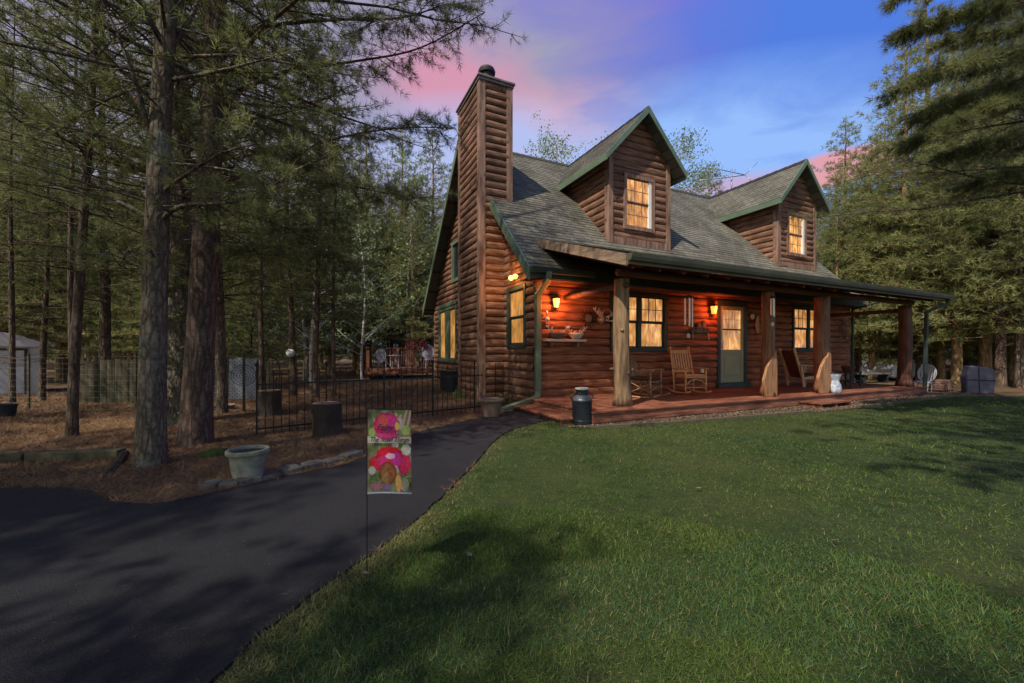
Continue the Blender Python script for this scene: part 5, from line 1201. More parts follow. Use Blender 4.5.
# small shelf with trinkets left of the door lantern
r=wall_thing('trinket_shelf',4.98,1.90,'little shelf with trinkets and hooks left of the door lantern','shelf')
mb=MB(); mb.box(-.26,.42,-.10,0,-.02,.0); mb.box(-.24,.40,-.02,0,-.14,-.021); mb.build('board',M['board'],r)
mb=MB(); mb.tube([(-.22,-.03,-.13),(-.22,-.05,-.30)],.008,5); mb.tube([(.38,-.03,-.13),(.38,-.05,-.34)],.008,5); mb.build('hook',M['antler'],r)
for sx,h in ((-.02,.15),(.16,.2)):
    t=thing('trinket_box',hloc(4.98+sx,-.115,1.901),ANG,'small arched wooden trinket on the little shelf, '+('left one' if sx<0 else 'right one'),'ornament')
    mb=MB(); pr=[(-.07,0),(.07,0),(.07,h*.5),(.045,h*.85),(0,h),(-.045,h*.85),(-.07,h*.5)]; n=7
    mb.add([(a,-.03,b) for a,b in pr]+[(a,.03,b) for a,b in pr],[tuple(range(n)),tuple(range(n,2*n))[::-1]]+[(i,i+n,(i+1)%n+n,(i+1)%n) for i in range(n)]); mb.build('body',M['terra'],t,bevel=.005)
    mb=MB(); mb.box(-.04,.04,-.035,-.031,.02,h*.5); mb.build('inset',M['board'],t)
r=wall_thing('round_plaque',7.22,2.28,'small round pale plaque on the wall right of the door','wall ornament')
mb=MB(); mb.lathe([(.01,-.02),(.08,-.02),(.085,0),(.01,.01)],18); m2=MB(); m2.v=[(x,z-.03,y) for x,y,z in mb.v]; m2.f=mb.f; m2.m=mb.m; m2.build('disc',M['antler'],r); mb=MB(); mb.tube([(-.04,-.03,.06),(0,-.02,.14),(.04,-.03,.06)],.005,4); mb.build('cord',M['black_metal'],r)
r=wall_thing('carved_crescent',7.42,2.05,'pale crescent-shaped wood carving on the wall right of the round plaque','wall ornament')
mb=MB(); pr=[(.05,.28),(.0,.24),(-.05,.12),(-.065,0),(-.05,-.13),(0,-.24),(.05,-.28),(.075,-.2),(.085,0),(.075,.2)]; n=len(pr)
mb.add([(a,-.06,b) for a,b in pr]+[(a,-.02,b) for a,b in pr],[tuple(range(n))[::-1],tuple(range(n,2*n))]+[(i,(i+1)%n,(i+1)%n+n,i+n) for i in range(n)]); mb.build('carving',M['cedar'],r,bevel=.008)
mb=MB(); mb.tube([(-.0,-.03,.24),(.02,-.01,.33)],.004,4); mb.build('cord',M['black_metal'],r)
r=wall_thing('crossed_snowshoes',12.0,2.05,'crossed dark snowshoes on the wall right of the third porch post','wall ornament')
for q in (-1,1):
    mb=MB(); base=[]; 
    for i in range(17):
        a=2*math.pi*i/16; x=.11*math.sin(a); z=.40*math.cos(a)-.0; c_,s_=math.cos(q*.55),math.sin(q*.55); base.append((x*c_-z*s_,-.04-.03*(q>0),x*s_+z*c_))
    mb.tube(base,.012,6,cap=False); mb.tube([base[0],base[8]],.005,4)
    for k in (2,3,4,5,6): mb.tube([base[k],base[16-k]],.004,4)
    mb.build('snowshoe',M['board'],r)
# crock at the third post and wicker box by the wall
x=hloc(6.62,-2.50,.118); r=thing('enamel_churn',hloc(7.10,-2.30,.222),0,'blue and white enamel churn standing by the third porch post','churn')
mb=MB(); mb.lathe([(.13,0),(.145,.02),(.15,.10),(.135,.20),(.10,.27),(.10,.33),(.14,.42),(.155,.47),(.15,.475),(.135,.44),(.10,.34)],26); mb.build('body',M['crock'],r,smooth=True); mb=MB(); mb.lathe([(.156,.465),(.162,.475),(.156,.485)],26); mb.build('rim',M['dgreen'],r,smooth=True)
r=thing('wicker_table',hloc(9.0+.5,-1.45,.222),ANG,'dark low table at the right end of the porch','table')
mb=MB(); mb.box(-.28,.28,-.22,.22,.40,.44); mb.build('table_top',M['dark_plastic'],r,bevel=.006); mb=MB(); mb.box(-.24,.24,-.18,.18,.16,.19); mb.build('shelf',M['dark_plastic'],r)
for a in (-.24,.24):
    for b in (-.18,.18): mb=MB(); mb.box(a-.02,a+.02,b-.02,b+.02,0,.40); mb.build('leg',M['dark_plastic'],r)
r=thing('wicker_basket',hloc(9.5,-1.45,.664),ANG,'dark basket on the low table at the right end of the porch','basket')
mb=MB(); mb.lathe([(.12,0),(.16,.10),(.17,.16),(.15,.155),(.11,.03)],16); mb.build('body',M['brown_cloth'],r); mb=MB(); mb.tube([(-.15,0,.14),(-.1,0,.26),(0,0,.30),(.1,0,.26),(.15,0,.14)],.01,6); mb.build('handle',M['brown_cloth'],r)

# garden pots
x,y=gp(248,481); r=thing('planter',(x,y,.015),.3,'large sage-coloured concrete planter on the stone edging beside the driveway','planter')
mb=MB(); mb.lathe([(.115,0),(.12,.01),(.14,.12),(.152,.235),(.155,.245),(.178,.25),(.182,.262),(.182,.285),(.176,.292),(.152,.29),(.148,.25),(.01,.245)],36,jit=.004); mb.build('body',M['concrete'],r,smooth=False,bevel=.003)
mb=MB(); mb.lathe([(.01,.27),(.148,.262)],24); mb.build('soil',M['stump'],r)
x,y=gp(491,417); r=thing('planter',(x,y,.0),.1,'weathered wide-rimmed clay urn at the cabin corner beside the downspout','planter')
mb=MB(); mb.lathe([(.14,0),(.15,.02),(.18,.14),(.205,.27),(.21,.29),(.25,.30),(.26,.32),(.255,.35),(.22,.355),(.20,.30),(.01,.28)],30); mb.build('body',M['terra'],r,smooth=False,bevel=.003)
mb=MB(); mb.lathe([(.01,.33),(.21,.32)],24); mb.build('soil',M['stump'],r)
x,y=gp(222,411); r=thing('planter',(x,y,0),0,'low reddish clay bowl on the pine litter in front of the board fence','planter')
mb=MB(); mb.lathe([(.14,0),(.20,.05),(.24,.12),(.25,.13),(.22,.12),(.01,.05)],24); mb.build('body',M['terra'],r); mb=MB(); mb.lathe([(.01,.10),(.21,.10)],20); mb.build('soil',M['stump'],r)
# stumps
for (x,y,h,rad,lb) in [(270,417,.50,.195,'dark upright log stump against the left end of the iron fence'),(327,436,.48,.20,'larger dark log stump in front of the iron fence')]:
    X,Y=gp(x,y); r=thing('log_stump',(X,Y,0),0,lb,'stump')
    mb=MB(); mb.lathe([(rad*1.12,-.02),(rad*1.03,.06),(rad*.97,.2),(rad,h*.8),(rad*.98,h),],22,jit=.05); mb.build('bark',M['stump'],r); mb=MB(); mb.lathe([(rad*.94,h+.001),(rad*.9,h+.01),(.01,h+.012)],22,jit=.05); mb.build('cut_face',M['board'],r)
# timber edging at left, curved rail, stones
a=gp(30,462);b=gp(122,459)
mb=MB(); mb.beam((a[0],a[1],.055),(b[0],b[1],.055),.14,.12); tag(mb.build('landscape_timber',M['timber'],bevel=.012),'long mossy square timber edging the litter bed at left','edging timber')
mb=MB(); c=gp(-70,464); mb.beam((a[0]-.03,a[1],.05),(c[0],c[1],.05),.14,.11); tag(mb.build('landscape_timber',M['timber'],bevel=.012),'mossy timber running out of the picture at the left edge','edging timber')
mb=MB(); pts=[gp(124,458),gp(116,468),gp(104,478),gp(90,488)]
mb.tube([(p[0],p[1],.05-.012*i) for i,p in enumerate(smooth_line(pts,3)[:9])],.05,8); tag(mb.build('edging_log',M['stump']),'dark edging log curving from the timber end down to the driveway','edging log')  # dark tube following the bed edge, one even material
xs=[(197,492),(217,491),(240,488),(262,483),(284,477),(305,472),(327,467),(347,462),(364,456)]
rr=random.Random(12)
names_=['leftmost','second from the left','third from the left','just left of the concrete planter','right below the concrete planter','sixth from the left','seventh from the left','second from the right','rightmost']
for i in range(len(xs)-1):
    a=Vector(gp(*xs[i]));b=Vector(gp(*xs[i+1])); d=(b-a); n=Vector((-d.y,d.x)).normalized(); w=rr.uniform(.13,.18)
    pts=[a+d*.04,a+d*.96,b-d*.03+n*w,(a+b)/2+n*w*1.15,a+d*.05+n*w*.95]; h=rr.uniform(.045,.075)
    mb=MB(); mb.poly([(p.x+rr.uniform(-.01,.01),p.y+rr.uniform(-.01,.01)) for p in pts],-.01,h)
    tag(mb.build('edging_stone',M['stone'],bevel=.014),'flat rough edging stone along the driveway, '+(['leftmost of the row','second from the left end','third from the left end, just under the planter','fourth from the left end','fifth from the left end','sixth from the left end','second from the right end','rightmost of the row'][i]),'edging stone','edging stones along the driveway')
# moss log
a=gp(200,460);b=gp(228,456); mb=MB(); mb.tube([(a[0],a[1],.04),((a[0]+b[0])/2,(a[1]+b[1])/2,.055),(b[0],b[1],.045)],[.05,.06,.045],12); tag(mb.build('mossy_log',M['moss'],smooth=True),'short log covered in green moss behind the planter','log')

# iron fence: the run from the left post to the cabin, and its gate hoops
fa=Vector((-3.68,5.94));fb=Vector((-.60,8.50)); fd=(fb-fa); FL=fd.length; fang=math.atan2(fd.y,fd.x)
r=thing('iron_fence',(fa.x,fa.y,0),fang,'rusty black iron picket fence running from a post at the left to the cabin corner','fence')
mb=MB(); mb.box(.0,FL,-.009,.009,.10,.125); mb.box(0,FL,-.009,.009,.74,.765); mb.build('rail',M['black_metal'],r)
n=int(FL/.105)
for i in range(n+1):
    x=i*FL/n
    if i%9==0: mb=MB(); mb.box(x-.011,x+.011,-.011,.011,-.02,1.02); mb.lathe([(.022,1.02),(.03,1.04),(.02,1.065),(.002,1.08)],8,(x,0,0)); mb.build('fence_post',M['black_metal'],r)
    else: mb=MB(); h=.92+.015*math.sin(i*1.7); mb.tube([(x,0,-.01),(x+.004*math.sin(i),0,h)],.0065,6); mb.lathe([(.006,h),(.014,h+.015),(.001,h+.05)],6,(x,0,0)); mb.build('picket',M['black_metal'],r)
# second iron run behind (rear garden side) with arched top
ra=Vector(gp(262,405));rb=Vector(gp(300,397)); rd_=rb-ra
r=thing('arched_gate',(ra.x,ra.y,0),math.atan2(rd_.y,rd_.x),'small arched iron gate standing behind the left log stump','gate')
L_=rd_.length*.42
mb=MB(); mb.tube([(0,0,0),(0,0,.85),(L_*.15,0,1.03),(L_*.5,0,1.12),(L_*.85,0,1.03),(L_,0,.85),(L_,0,0)],.014,8); mb.build('frame',M['black_metal'],r)
for i in range(1,5): mb=MB(); mb.tube([(L_*i/5,0,.08),(L_*i/5,0,1.0)],.008,6); mb.build('bar',M['black_metal'],r)
mb=MB(); mb.tube([(0,0,.1),(L_,0,.1)],.01,6); mb.tube([(0,0,.7),(L_,0,.7)],.01,6); mb.build('rail',M['black_metal'],r)
# wire mesh fence at left
wa=Vector((-14.5,8.6));wb=Vector((-5.45,8.35)); wd=wb-wa; WL=wd.length
r=thing('wire_fence',(wa.x,wa.y,0),math.atan2(wd.y,wd.x),'thin galvanised wire mesh fence crossing in front of the shed and the board fence','fence')
mb=MB()
for k in range(10): z=.06+k*.118; mb.tube([(WL*j/12,0,z+.012*math.sin(j*1.3+k)) for j in range(13)],.0022,3,cap=False)
x=0
while x<WL: mb.tube([(x,0,.04),(x,0,1.13)],.0011,3,cap=False); x+=.16
mb.build('mesh',M['wire'],r)
for i in range(5): mb=MB(); mb.box(WL*i/4-.02,WL*i/4+.02,.01,.04,-.02,1.2); mb.build('fence_post',M['timber'],r)
# small wire netting by the cabin corner
na=hw(-.35,1.6);nb=hw(-.75,-.25); nd=nb-na
r=thing('wire_netting',(na.x,na.y,0),math.atan2(nd.y,nd.x),'low dark wire netting along the gable wall left of the downspout','fence')
mb=MB(); Ln=nd.length
for k in range(9): mb.tube([(0,0,.05+k*.1),(Ln,0,.05+k*.1)],.0025,3,cap=False)
for k in range(int(Ln/.1)+1): mb.tube([(k*.1,0,.03),(k*.1,0,.88)],.0025,3,cap=False)
mb.build('mesh',M['black_metal'],r)
for x in (0,Ln*.5,Ln): mb=MB(); mb.tube([(x,.01,-.02),(x,.01,.95)],.010,6); mb.build('stake',M['black_metal'],r)
# board fence + mandala hanging
ba=Vector((-10.05,9.55));bb_=Vector((-6.35,10.75)); bd=bb_-ba; BL=bd.length; bang=math.atan2(bd.y,bd.x)
r=thing('board_fence',(ba.x,ba.y,0),bang,'greenish weathered vertical board fence behind the big driveway pines','fence')
mb=MB(); rr=random.Random(3); x=0
while x<BL: w=rr.uniform(.12,.16); mb.box(x,x+w-.008,-.012,.012+rr.uniform(0,.006),.03,1.04+rr.uniform(-.03,.03)); x+=w
mb.build('board_panel',M['stockade'],r)
for x in (.0,BL/3,2*BL/3,BL-.08): mb=MB(); mb.box(x,x+.09,.02,.11,0,1.08); mb.build('fence_post',M['stockade'],r)
mb=MB(); mb.box(0,BL,.02,.06,.2,.28); mb.box(0,BL,.02,.06,.8,.88); mb.build('rail',M['stockade'],r)
m=bpy.data.materials.new('mandala_cloth'); m.use_nodes=True; nt=m.node_tree; N=nt.nodes; L=nt.links; b=N['Principled BSDF']; b.inputs['Roughness'].default_value=.9
a=N.new('ShaderNodeAttribute'); a.attribute_name='tint'; L.new(a.outputs[0],b.inputs['Base Color'])
def painted(name,w,h,nx,nz,fn,mt,parent,wave=.01,curl=None):
    """thin cloth grid coloured by its print; hangs in the local xz plane"""
    vs=[];cols=[]
    for j in range(nz+1):
        for i in range(nx+1):
            u=i/nx;v=j/nz; off=wave*math.sin(u*7+v*2)+wave*.6*math.sin(v*9+u*3)
            if curl: off+=curl(u,v)
            vs.append((u*w,off,v*h)); cols.append(fn(u,v))
    fs=[(j*(nx+1)+i,j*(nx+1)+i+1,(j+1)*(nx+1)+i+1,(j+1)*(nx+1)+i) for j in range(nz) for i in range(nx)]
    me=bpy.data.meshes.new(name); me.from_pydata(vs,[],fs); at=me.color_attributes.new('tint','FLOAT_COLOR','POINT')
    for i,c in enumerate(cols): at.data[i].color=(*c,1)
    me.materials.append(mt); me.polygons.foreach_set('use_smooth',[True]*len(fs)); o=bpy.data.objects.new(name,me); COL.objects.link(o); o.parent=parent
    sd=o.modifiers.new('cloth','SOLIDIFY'); sd.thickness=.002
    return o
def mandala(u,v):
    x=(u-.5)*.62;y=(v-.58)*1.12; q=math.hypot(x,y); a=math.atan2(y,x)
    base=(.16,.175,.20); blue=(.045,.06,.11)
    t=0
    if q<.30:
        t=.5+.5*math.sin(q*95+1.2*math.cos(12*a)); t=1 if t>.62 else 0
        if q>.26 and q<.285: t=1
    else: t=1 if (math.sin(u*40)*math.sin(v*70)>.55) else 0
    return tuple(blue[i]*t+base[i]*(1-t) for i in range(3))
p=ba+bd*.775; r=thing('mandala_hanging',(p.x+.02*U[0],p.y-.03,.0),bang,'pale blue cloth with a round mandala hung on the board fence','wall hanging')
ob=painted('cloth',.62,1.06,62,106,mandala,m,r,.006); ob.location=(0,-.03,.02)
mb=MB(); mb.tube([(-.02,-.03,1.085),(.64,-.03,1.085)],.01,6); mb.build('rod',M['black_metal'],r)
# globe on the trunk
gx,gy=gp(293,396); r=thing('hanging_globe',(gx+.04,gy-.20,1.20),0,'frosted white globe hanging in front of a dark pine trunk','globe')
mb=MB(); mb.ball((0,0,0),.115,10); mb.build('globe',M['globe'],r,smooth=True); mb=MB(); mb.tube([(0,0,.11),(0,0,.16)],.02,8); mb.tube([(0,0,.15),(0,0,.42),(0,.14,.47)],.004,4); mb.build('hook',M['black_metal'],r)
# shed
sx0,sy0=gp(42,393.5); r=thing('garden_shed',(sx0,sy0,0),R(47),'dull white metal shed with low gable roof at the left edge','shed')
def outl(pts,y0,y1,mb): 
    n=len(pts); mb.add([(a,y0,b) for a,b in pts]+[(a,y1,b) for a,b in pts],[tuple(range(n)),tuple(range(n,2*n))[::-1]]+[(i,i+n,(i+1)%n+n,(i+1)%n) for i in range(n)])
mb=MB(); outl([(-2.7,0),(0,0),(0,1.38),(-2.7,1.38)],0,2.2,mb); mb.build('wall',M['shed_white'],r,bevel=.01)
mb=MB(); outl([(-2.78,1.381),(.08,1.381),(.04,1.50),(-.5,1.74),(-1.35,1.90),(-2.2,1.74),(-2.74,1.5)],-.08,2.28,mb); mb.build('roof',M['shed_white'],r,bevel=.01)
mb=MB(); mb.box(-2.2,-.34,-.03,-.002,.05,1.28); mb.build('door',M['shed_white'],r,bevel=.006)
mb=MB()
for q in ((-2.26,-2.205),(-.335,-.28)): mb.box(q[0],q[1],-.05,-.003,.0,1.34)
mb.box(-2.2,-.34,-.05,-.003,1.285,1.34); mb.build('door_frame',M['dark_plastic'],r)
mb=MB()
for i in range(12): mb.box(.002,.012,.1+i*.17,.16+i*.17,.02,1.36)
mb.build('rib',M['shed_white'],r)
# dark tub at far left
x,y=gp(4,418); r=thing('dark_tub',(x,y,0),0,'dark upright tub at the far left edge in front of the wire fence','tub')
mb=MB(); mb.lathe([(.14,0),(.17,.25),(.18,.26),(.165,.25),(.01,.2)],20); mb.build('body',M['dark_plastic'],r); mb=MB(); mb.tube([(-.17,0,.24),(-.1,0,.33),(.1,0,.33),(.17,0,.24)],.006,5); mb.build('handle',M['black_metal'],r)
# storage bin against gable, behind the fence
r=thing('storage_bin',hloc(-.62,4.3,0),ANG+R(90),'black ribbed storage bin against the gable wall left of the chimney','bin')
mb=MB(); mb.box(-.48,.48,-.28,.28,0,.60); mb.build('body',M['dark_plastic'],r,bevel=.02)
mb=MB()
for i in range(9): mb.box(-.44+i*.105,-.40+i*.105,.281,.30,.05,.56)
for i in range(5): mb.box(.481,.495,-.22+i*.105,-.18+i*.105,.05,.56)
mb.build('rib',M['dark_plastic'],r); mb=MB(); mb.box(-.51,.51,-.31,.31,.601,.66); mb.build('lid',M['dark_plastic'],r,bevel=.015)
# low plants along the gable
rr=random.Random(21)
for i,(s,t) in enumerate([(-.45,.9),(-.55,3.7),(-1.1,2.2),(-.5,5.6)]):
    p=hw(s,t); pts=np.array([(rr.uniform(-.13,.13),rr.uniform(-.13,.13),rr.uniform(.02,.16)) for _ in range(110)])
    o=arr_mesh('low_plant',leaves(pts,5,.028,40+i,.03),M['leaf'] if i%2 else M['needle_y']); o.location=(p.x,p.y,0)
    tag(o,['small green clump at the gable foot between the downspout and the chimney','small clump growing behind the storage bin','small clump on the litter in front of the chimney','small clump below the triple window','small clump on the litter in front of the storage bin'][i],'plant')

# wooden deck in the woods behind
da=Vector(gp(366,379.5)); dd=Vector((U[0],U[1])); r=thing('garden_deck',(da.x,da.y,0),ANG-R(5),'raised red-brown wooden deck with railing behind the cabin at left','deck')
DW,DD=4.6,2.6
mb=MB()
for i in range(18): mb.box(0,DW,i*.145,i*.145+.138,.42,.455)
mb.build('floor',M['deck'],r); mb=MB(); mb.box(0,DW,-.04,-.001,.24,.45); mb.box(-.04,-.001,0,DD,.24,.45); mb.build('skirt_board',M['deck'],r)
for x in (.05,DW/3,2*DW/3,DW-.1):
    for y in (.05,DD-.1): mb=MB(); mb.box(x,x+.09,y,y+.09,0,1.42 if (y>1 or x<.1) else .239); mb.build('post',M['deck'],r)
mb=MB(); mb.box(0,DW,DD-.09,DD+.03,1.421,1.46); mb.box(0,DW,DD-.06,DD-.02,.58,.63); mb.box(-.02,.12,0,DD-.1,1.421,1.46); mb.build('rail',M['deck'],r)
for i in range(38): x=.16+i*.115; mb=MB(); mb.box(x,x+.035,DD-.055,DD-.02,.631,1.42); mb.build('baluster',M['deck'],r)
for i in range(18): y=.16+i*.13; mb=MB(); mb.box(.02,.055,y,y+.035,.456,1.42); mb.build('baluster',M['deck'],r)
mb=MB(); mb.beam((3.1,.1,.62),(DW+.3,.1,1.45),.05,.09); mb.beam((3.1,.1,.45),(DW+.3,.1,.95),.05,.05); mb.build('stair_rail',M['deck'],r)
for i in range(11): x=3.15+i*.14; mb=MB(); mb.box(x,x+.03,.08,.12,.47+.36*(x-3.1),.60+.545*(x-3.1)); mb.build('baluster',M['deck'],r)
dl=lambda x,y,z:(r0m@Vector((x,y,z)))
r0m=Matrix.Translation((da.x,da.y,0))@Matrix.Rotation(ANG-R(5),4,'Z')
def dthing(n,x,y,z,lb,ct): p=dl(x,y,z); return thing(n,(p.x,p.y,p.z),ANG,lb,ct)
t=dthing('patio_table',1.35,1.0,.456,'small white patio table on the left half of the wooden deck','table')
mb=MB(); mb.lathe([(.33,.60),(.34,.61),(.34,.63),(.01,.64)],24); mb.build('table_top',M['grey_white'],t)
for k in range(4): a=k*math.pi/2+.4; mb=MB(); mb.tube([(.24*math.cos(a),.24*math.sin(a),.6),(.28*math.cos(a),.28*math.sin(a),0)],.018,8); mb.build('leg',M['grey_white'],t)
def white_chair(t):
    mb=MB(); mb.box(-.24,.24,-.22,.22,.38,.42); mb.build('seat',M['grey_white'],t,bevel=.01)
    for x in (-.21,.21):
        for y in (-.19,.19): mb=MB(); mb.tube([(x,y,.38),(x*1.15,y*1.15,0)],.018,8); mb.build('leg',M['grey_white'],t)
    pr=[(.30*math.sin(2*math.pi*i/24),.38*math.cos(2*math.pi*i/24)) for i in range(24)]; mb=MB()
    mb.tube([(a,.22+.10*(b+.38),.78+b) for a,b in pr+[pr[0]]],.02,6,cap=False)
    for i in range(7): xx=-.24+i*.08; hh=.38*math.sqrt(max(0,1-(xx/.30)**2)); mb.beam((xx,.22+.1*(.38-hh),.78-hh),(xx,.22+.1*(hh+.38),.78+hh),.05,.012,up=(0,1,0))
    mb.build('backrest',M['grey_white'],t)
white_chair(dthing('patio_chair',3.0,1.1,.456,'white round-backed patio chair on the right half of the wooden deck','chair'))
t=dthing('patio_chair',.75,1.75,.456,'low white chair near the left rail of the wooden deck','chair'); white_chair(t); t.scale=(.8,.8,.8)
t=dthing('potted_shrub',2.45,1.3,.456,'potted shrub with dark red leaves on the wooden deck','potted plant')
mb=MB(); mb.lathe([(.13,0),(.19,.34),(.2,.36),(.17,.34),(.01,.3)],18); mb.build('pot',M['terra'],t); mb=MB()
pts=[]
for k in range(9):
    a=k*.7; e=Vector((.42*math.cos(a),.42*math.sin(a),1.15+.12*math.sin(k*2))); mb.tube([(0,0,.3),e*.5+Vector((0,0,.2)),e],.01,5)
    pts+= [tuple(e+Vector((rr.uniform(-.14,.14),rr.uniform(-.14,.14),rr.uniform(-.2,.12)))) for _ in range(14)]
mb.build('stem',M['twig'],t); arr_mesh('foliage',leaves(np.array(pts),5,.05,77,.05),M['redleaf'],t)

# right background
x,y=gp(922,391.0); t=thing('patio_chair',(x,y,0),R(75),'tilted white round-backed patio chair just right of the porch end','chair'); white_chair(t); t.rotation_euler=(0,R(6),R(-62)); t.scale=(.72,.72,.72)
x,y=(892-CX)/F*18.5,18.5; r=thing('covered_trailer',(x,y,0),R(15),'low mound under a pale tarp seen between porch wall and last post','covered trailer')
mb=MB(); pr=[(-1.0,.12),(1.0,.12),(1.02,.45),(.8,.75),(.3,.92),(-.3,.90),(-.85,.70),(-1.02,.42)]; outl(pr,-.7,.7,mb); mb.build('tarp',M['grey_white'],r,bevel=.08)
for x_ in (-.6,.6): mb=MB(); mb.tube([(x_,-.66,.15),(x_,.66,.15)],.15,14); mb.build('wheel',M['dark_plastic'],r)
x,y=(872-CX)/F*16.6,16.6; r=thing('garden_bench',(x,y,0),R(20),'low grey bench in front of the tarp mound, seen through the porch','bench')
mb=MB(); mb.box(-.8,.8,-.2,.2,.34,.39); mb.build('seat',M['stone'],r); 
for q in (-.7,.7): mb=MB(); mb.box(q-.03,q+.03,-.17,.17,0,.339); mb.build('leg',M['dark_plastic'],r)
x,y=gp(978,393.5); r=thing('tarp_stack',(x,y,0),R(-32),'tall stack wrapped in blue-grey tarp beside the dark red-barked pine','covered stack')
mb=MB(); pr=[(-.30,0),(.27,0),(.29,.45),(.27,.72),(.05,.80),(-.24,.83),(-.32,.5)]; outl(pr,-.22,.22,mb); mb.build('tarp',M['tarp'],r,bevel=.04)
mb=MB(); mb.tube([(-.32,-.23,.42),(.30,-.235,.40)],.01,5); mb.tube([(-.03,-.235,0),(-.05,-.23,.80)],.008,5); mb.build('rope',M['black_metal'],r)
x,y=gp(941,391); r=thing('firewood_pile',(x,y,0),R(25),'low brown pile of split firewood between the white chair and the warm-barked pine','firewood'); r.scale=(.7,.7,.7)
rr=random.Random(9)
for k in range(5):
    for j in range(5-k//2):
        mb=MB(); c=Vector((-.5+j*.24+rr.uniform(-.02,.02)+k*.1,0,.08+k*.09)); mb.tube([c+Vector((0,-.25,0)),c+Vector((rr.uniform(-.03,.03),.25,0))],.065+rr.uniform(-.01,.01),7); mb.build('log',M['board'],r)

# garden flag
fx,fy=gp(367,580); Yf=fy; pxm=Yf/F; r=thing('garden_flag',(fx,fy,0),R(-3),'floral pink and red garden flag on a thin black stake at the driveway edge','flag')
ztop=H-(410-HY)*pxm; zbot=H-(494-HY)*pxm; fw=44.0*pxm
rf_=random.Random(99)
blooms=[]   # (cx,cy,rx,ry,c1,c2,petals,phase) drawn back to front
def bl(cx,cy,rx,ry,c1,c2,k,ph): blooms.append((cx,cy,rx,ry,c1,c2,k,ph))
for i in range(46):      # leaves, buds and small white blossoms behind
    g=rf_.random(); c=((.04,.08,.02),(.20,.27,.06)) if g<.5 else (((.30,.28,.24),(.52,.48,.42)) if g<.72 else (((.16,.09,.05),(.34,.24,.14)) if g<.88 else ((.30,.03,.05),(.55,.10,.12))))
    bl(rf_.random(),rf_.random(),rf_.uniform(.05,.13),rf_.uniform(.025,.06),c[0],c[1],3,rf_.random()*6)
bl(.18,.36,.15,.085,(.45,.01,.03),(.68,.05,.07),9,.4); bl(.10,.28,.08,.05,(.40,.38,.34),(.60,.55,.50),7,.9)
bl(.84,.36,.15,.125,(.42,.01,.07),(.72,.05,.14),9,1.8); bl(.88,.53,.11,.065,(.45,.42,.38),(.60,.57,.50),7,.3)
bl(.50,.46,.30,.11,(.42,.008,.02),(.66,.02,.05),11,2.4); bl(.34,.39,.13,.08,(.40,.01,.09),(.66,.05,.22),8,.2); bl(.66,.42,.12,.08,(.45,.02,.20),(.60,.06,.34),8,2.2)
bl(.46,.25,.20,.13,(.09,.035,.02),(.34,.12,.045),4,1.0); bl(.40,.20,.10,.10,(.12,.06,.03),(.38,.20,.08),3,2.0); bl(.52,.455,.11,.035,(.60,.28,.50),(.74,.50,.66),5,0)
bl(.70,.13,.07,.11,(.50,.20,.05),(.70,.45,.16),3,.7); bl(.20,.09,.16,.06,(.10,.05,.07),(.42,.22,.22),12,.1); bl(.44,.08,.09,.04,(.12,.09,.20),(.24,.16,.30),6,.8); bl(.86,.12,.09,.07,(.20,.20,.12),(.44,.44,.30),7,1.2)
bl(.44,.82,.29,.15,(.36,.006,.05),(.70,.05,.22),11,.3); bl(.52,.84,.19,.11,(.50,.02,.16),(.66,.07,.30),7,1.9); bl(.36,.87,.13,.08,(.58,.04,.10),(.68,.14,.12),6,.7); bl(.45,.70,.24,.05,(.45,.015,.12),(.66,.08,.26),9,1.1); bl(.68,.81,.045,.05,(.50,.42,.06),(.62,.55,.14),5,0)
bl(.88,.76,.10,.06,(.20,.30,.06),(.42,.50,.18),5,.4); bl(.10,.73,.08,.06,(.16,.24,.06),(.36,.44,.16),5,1.4)
def flag_fn(u,v):
    h=math.sin(u*127.1*3+v*311.7*5)*43758.5; h=h-math.floor(h)
    n=.5+.25*math.sin(u*23+v*11)+.25*math.sin(u*13-v*31+2)
    def mixc(a,b,t): t=max(0,min(1,t)); return tuple(a[i]*(1-t)+b[i]*t for i in range(3))
    c=mixc((.05,.06,.03),(.24,.24,.15),n)
    if u>.62 and v>.80: c=mixc((.20,.12,.08),(.46,.38,.28),.5+.5*math.sin((u-v*.45)*60))
    def draw(k0,k1):
        nonlocal c
        for (cx,cy,rx,ry,c1,c2,k,ph) in blooms[k0:k1]:
            x=(u-cx)/rx;y=(v-cy)/ry; q=math.hypot(x,y)
            if q>1.12: continue
            a=math.atan2(y,x); e=1+.10*abs(math.sin(k*.5*a+ph))-.05
            if q<e:
                sw=.5+.5*math.sin(q*7+2*a+ph*3)*math.cos(k*.5*a+ph-q*2)
                c=mixc(c1,c2,.25+.75*sw*(1.1-.5*q)); 
                if q>e-.10: c=mixc(c,c1,.6)
    draw(0,46)
    if .61<v<.685: c=mixc(c,(.60,.56,.48),.62)
    draw(46,200)
    if v<.022: c=(.40,.47,.56)
    return tuple(max(0,min(1,x*(.85+.3*h))) for x in c)
hgt_=ztop-zbot
cl=painted('flag_cloth',fw,hgt_,90,170,flag_fn,M['print'],r,.0025,lambda u,v:.010*math.sin(u*3.2)*(1-v)+.012*(1-v)**2*u); cl.location=(.004,-.004,zbot)
mb=MB(); mb.tube([(0,0,-.02),(0,0,ztop+.012)],.0028,8); mb.tube([(0,0,ztop+.010),(fw+.01,0,ztop+.006)],.0028,8); mb.build('stake',M['black_metal'],r)
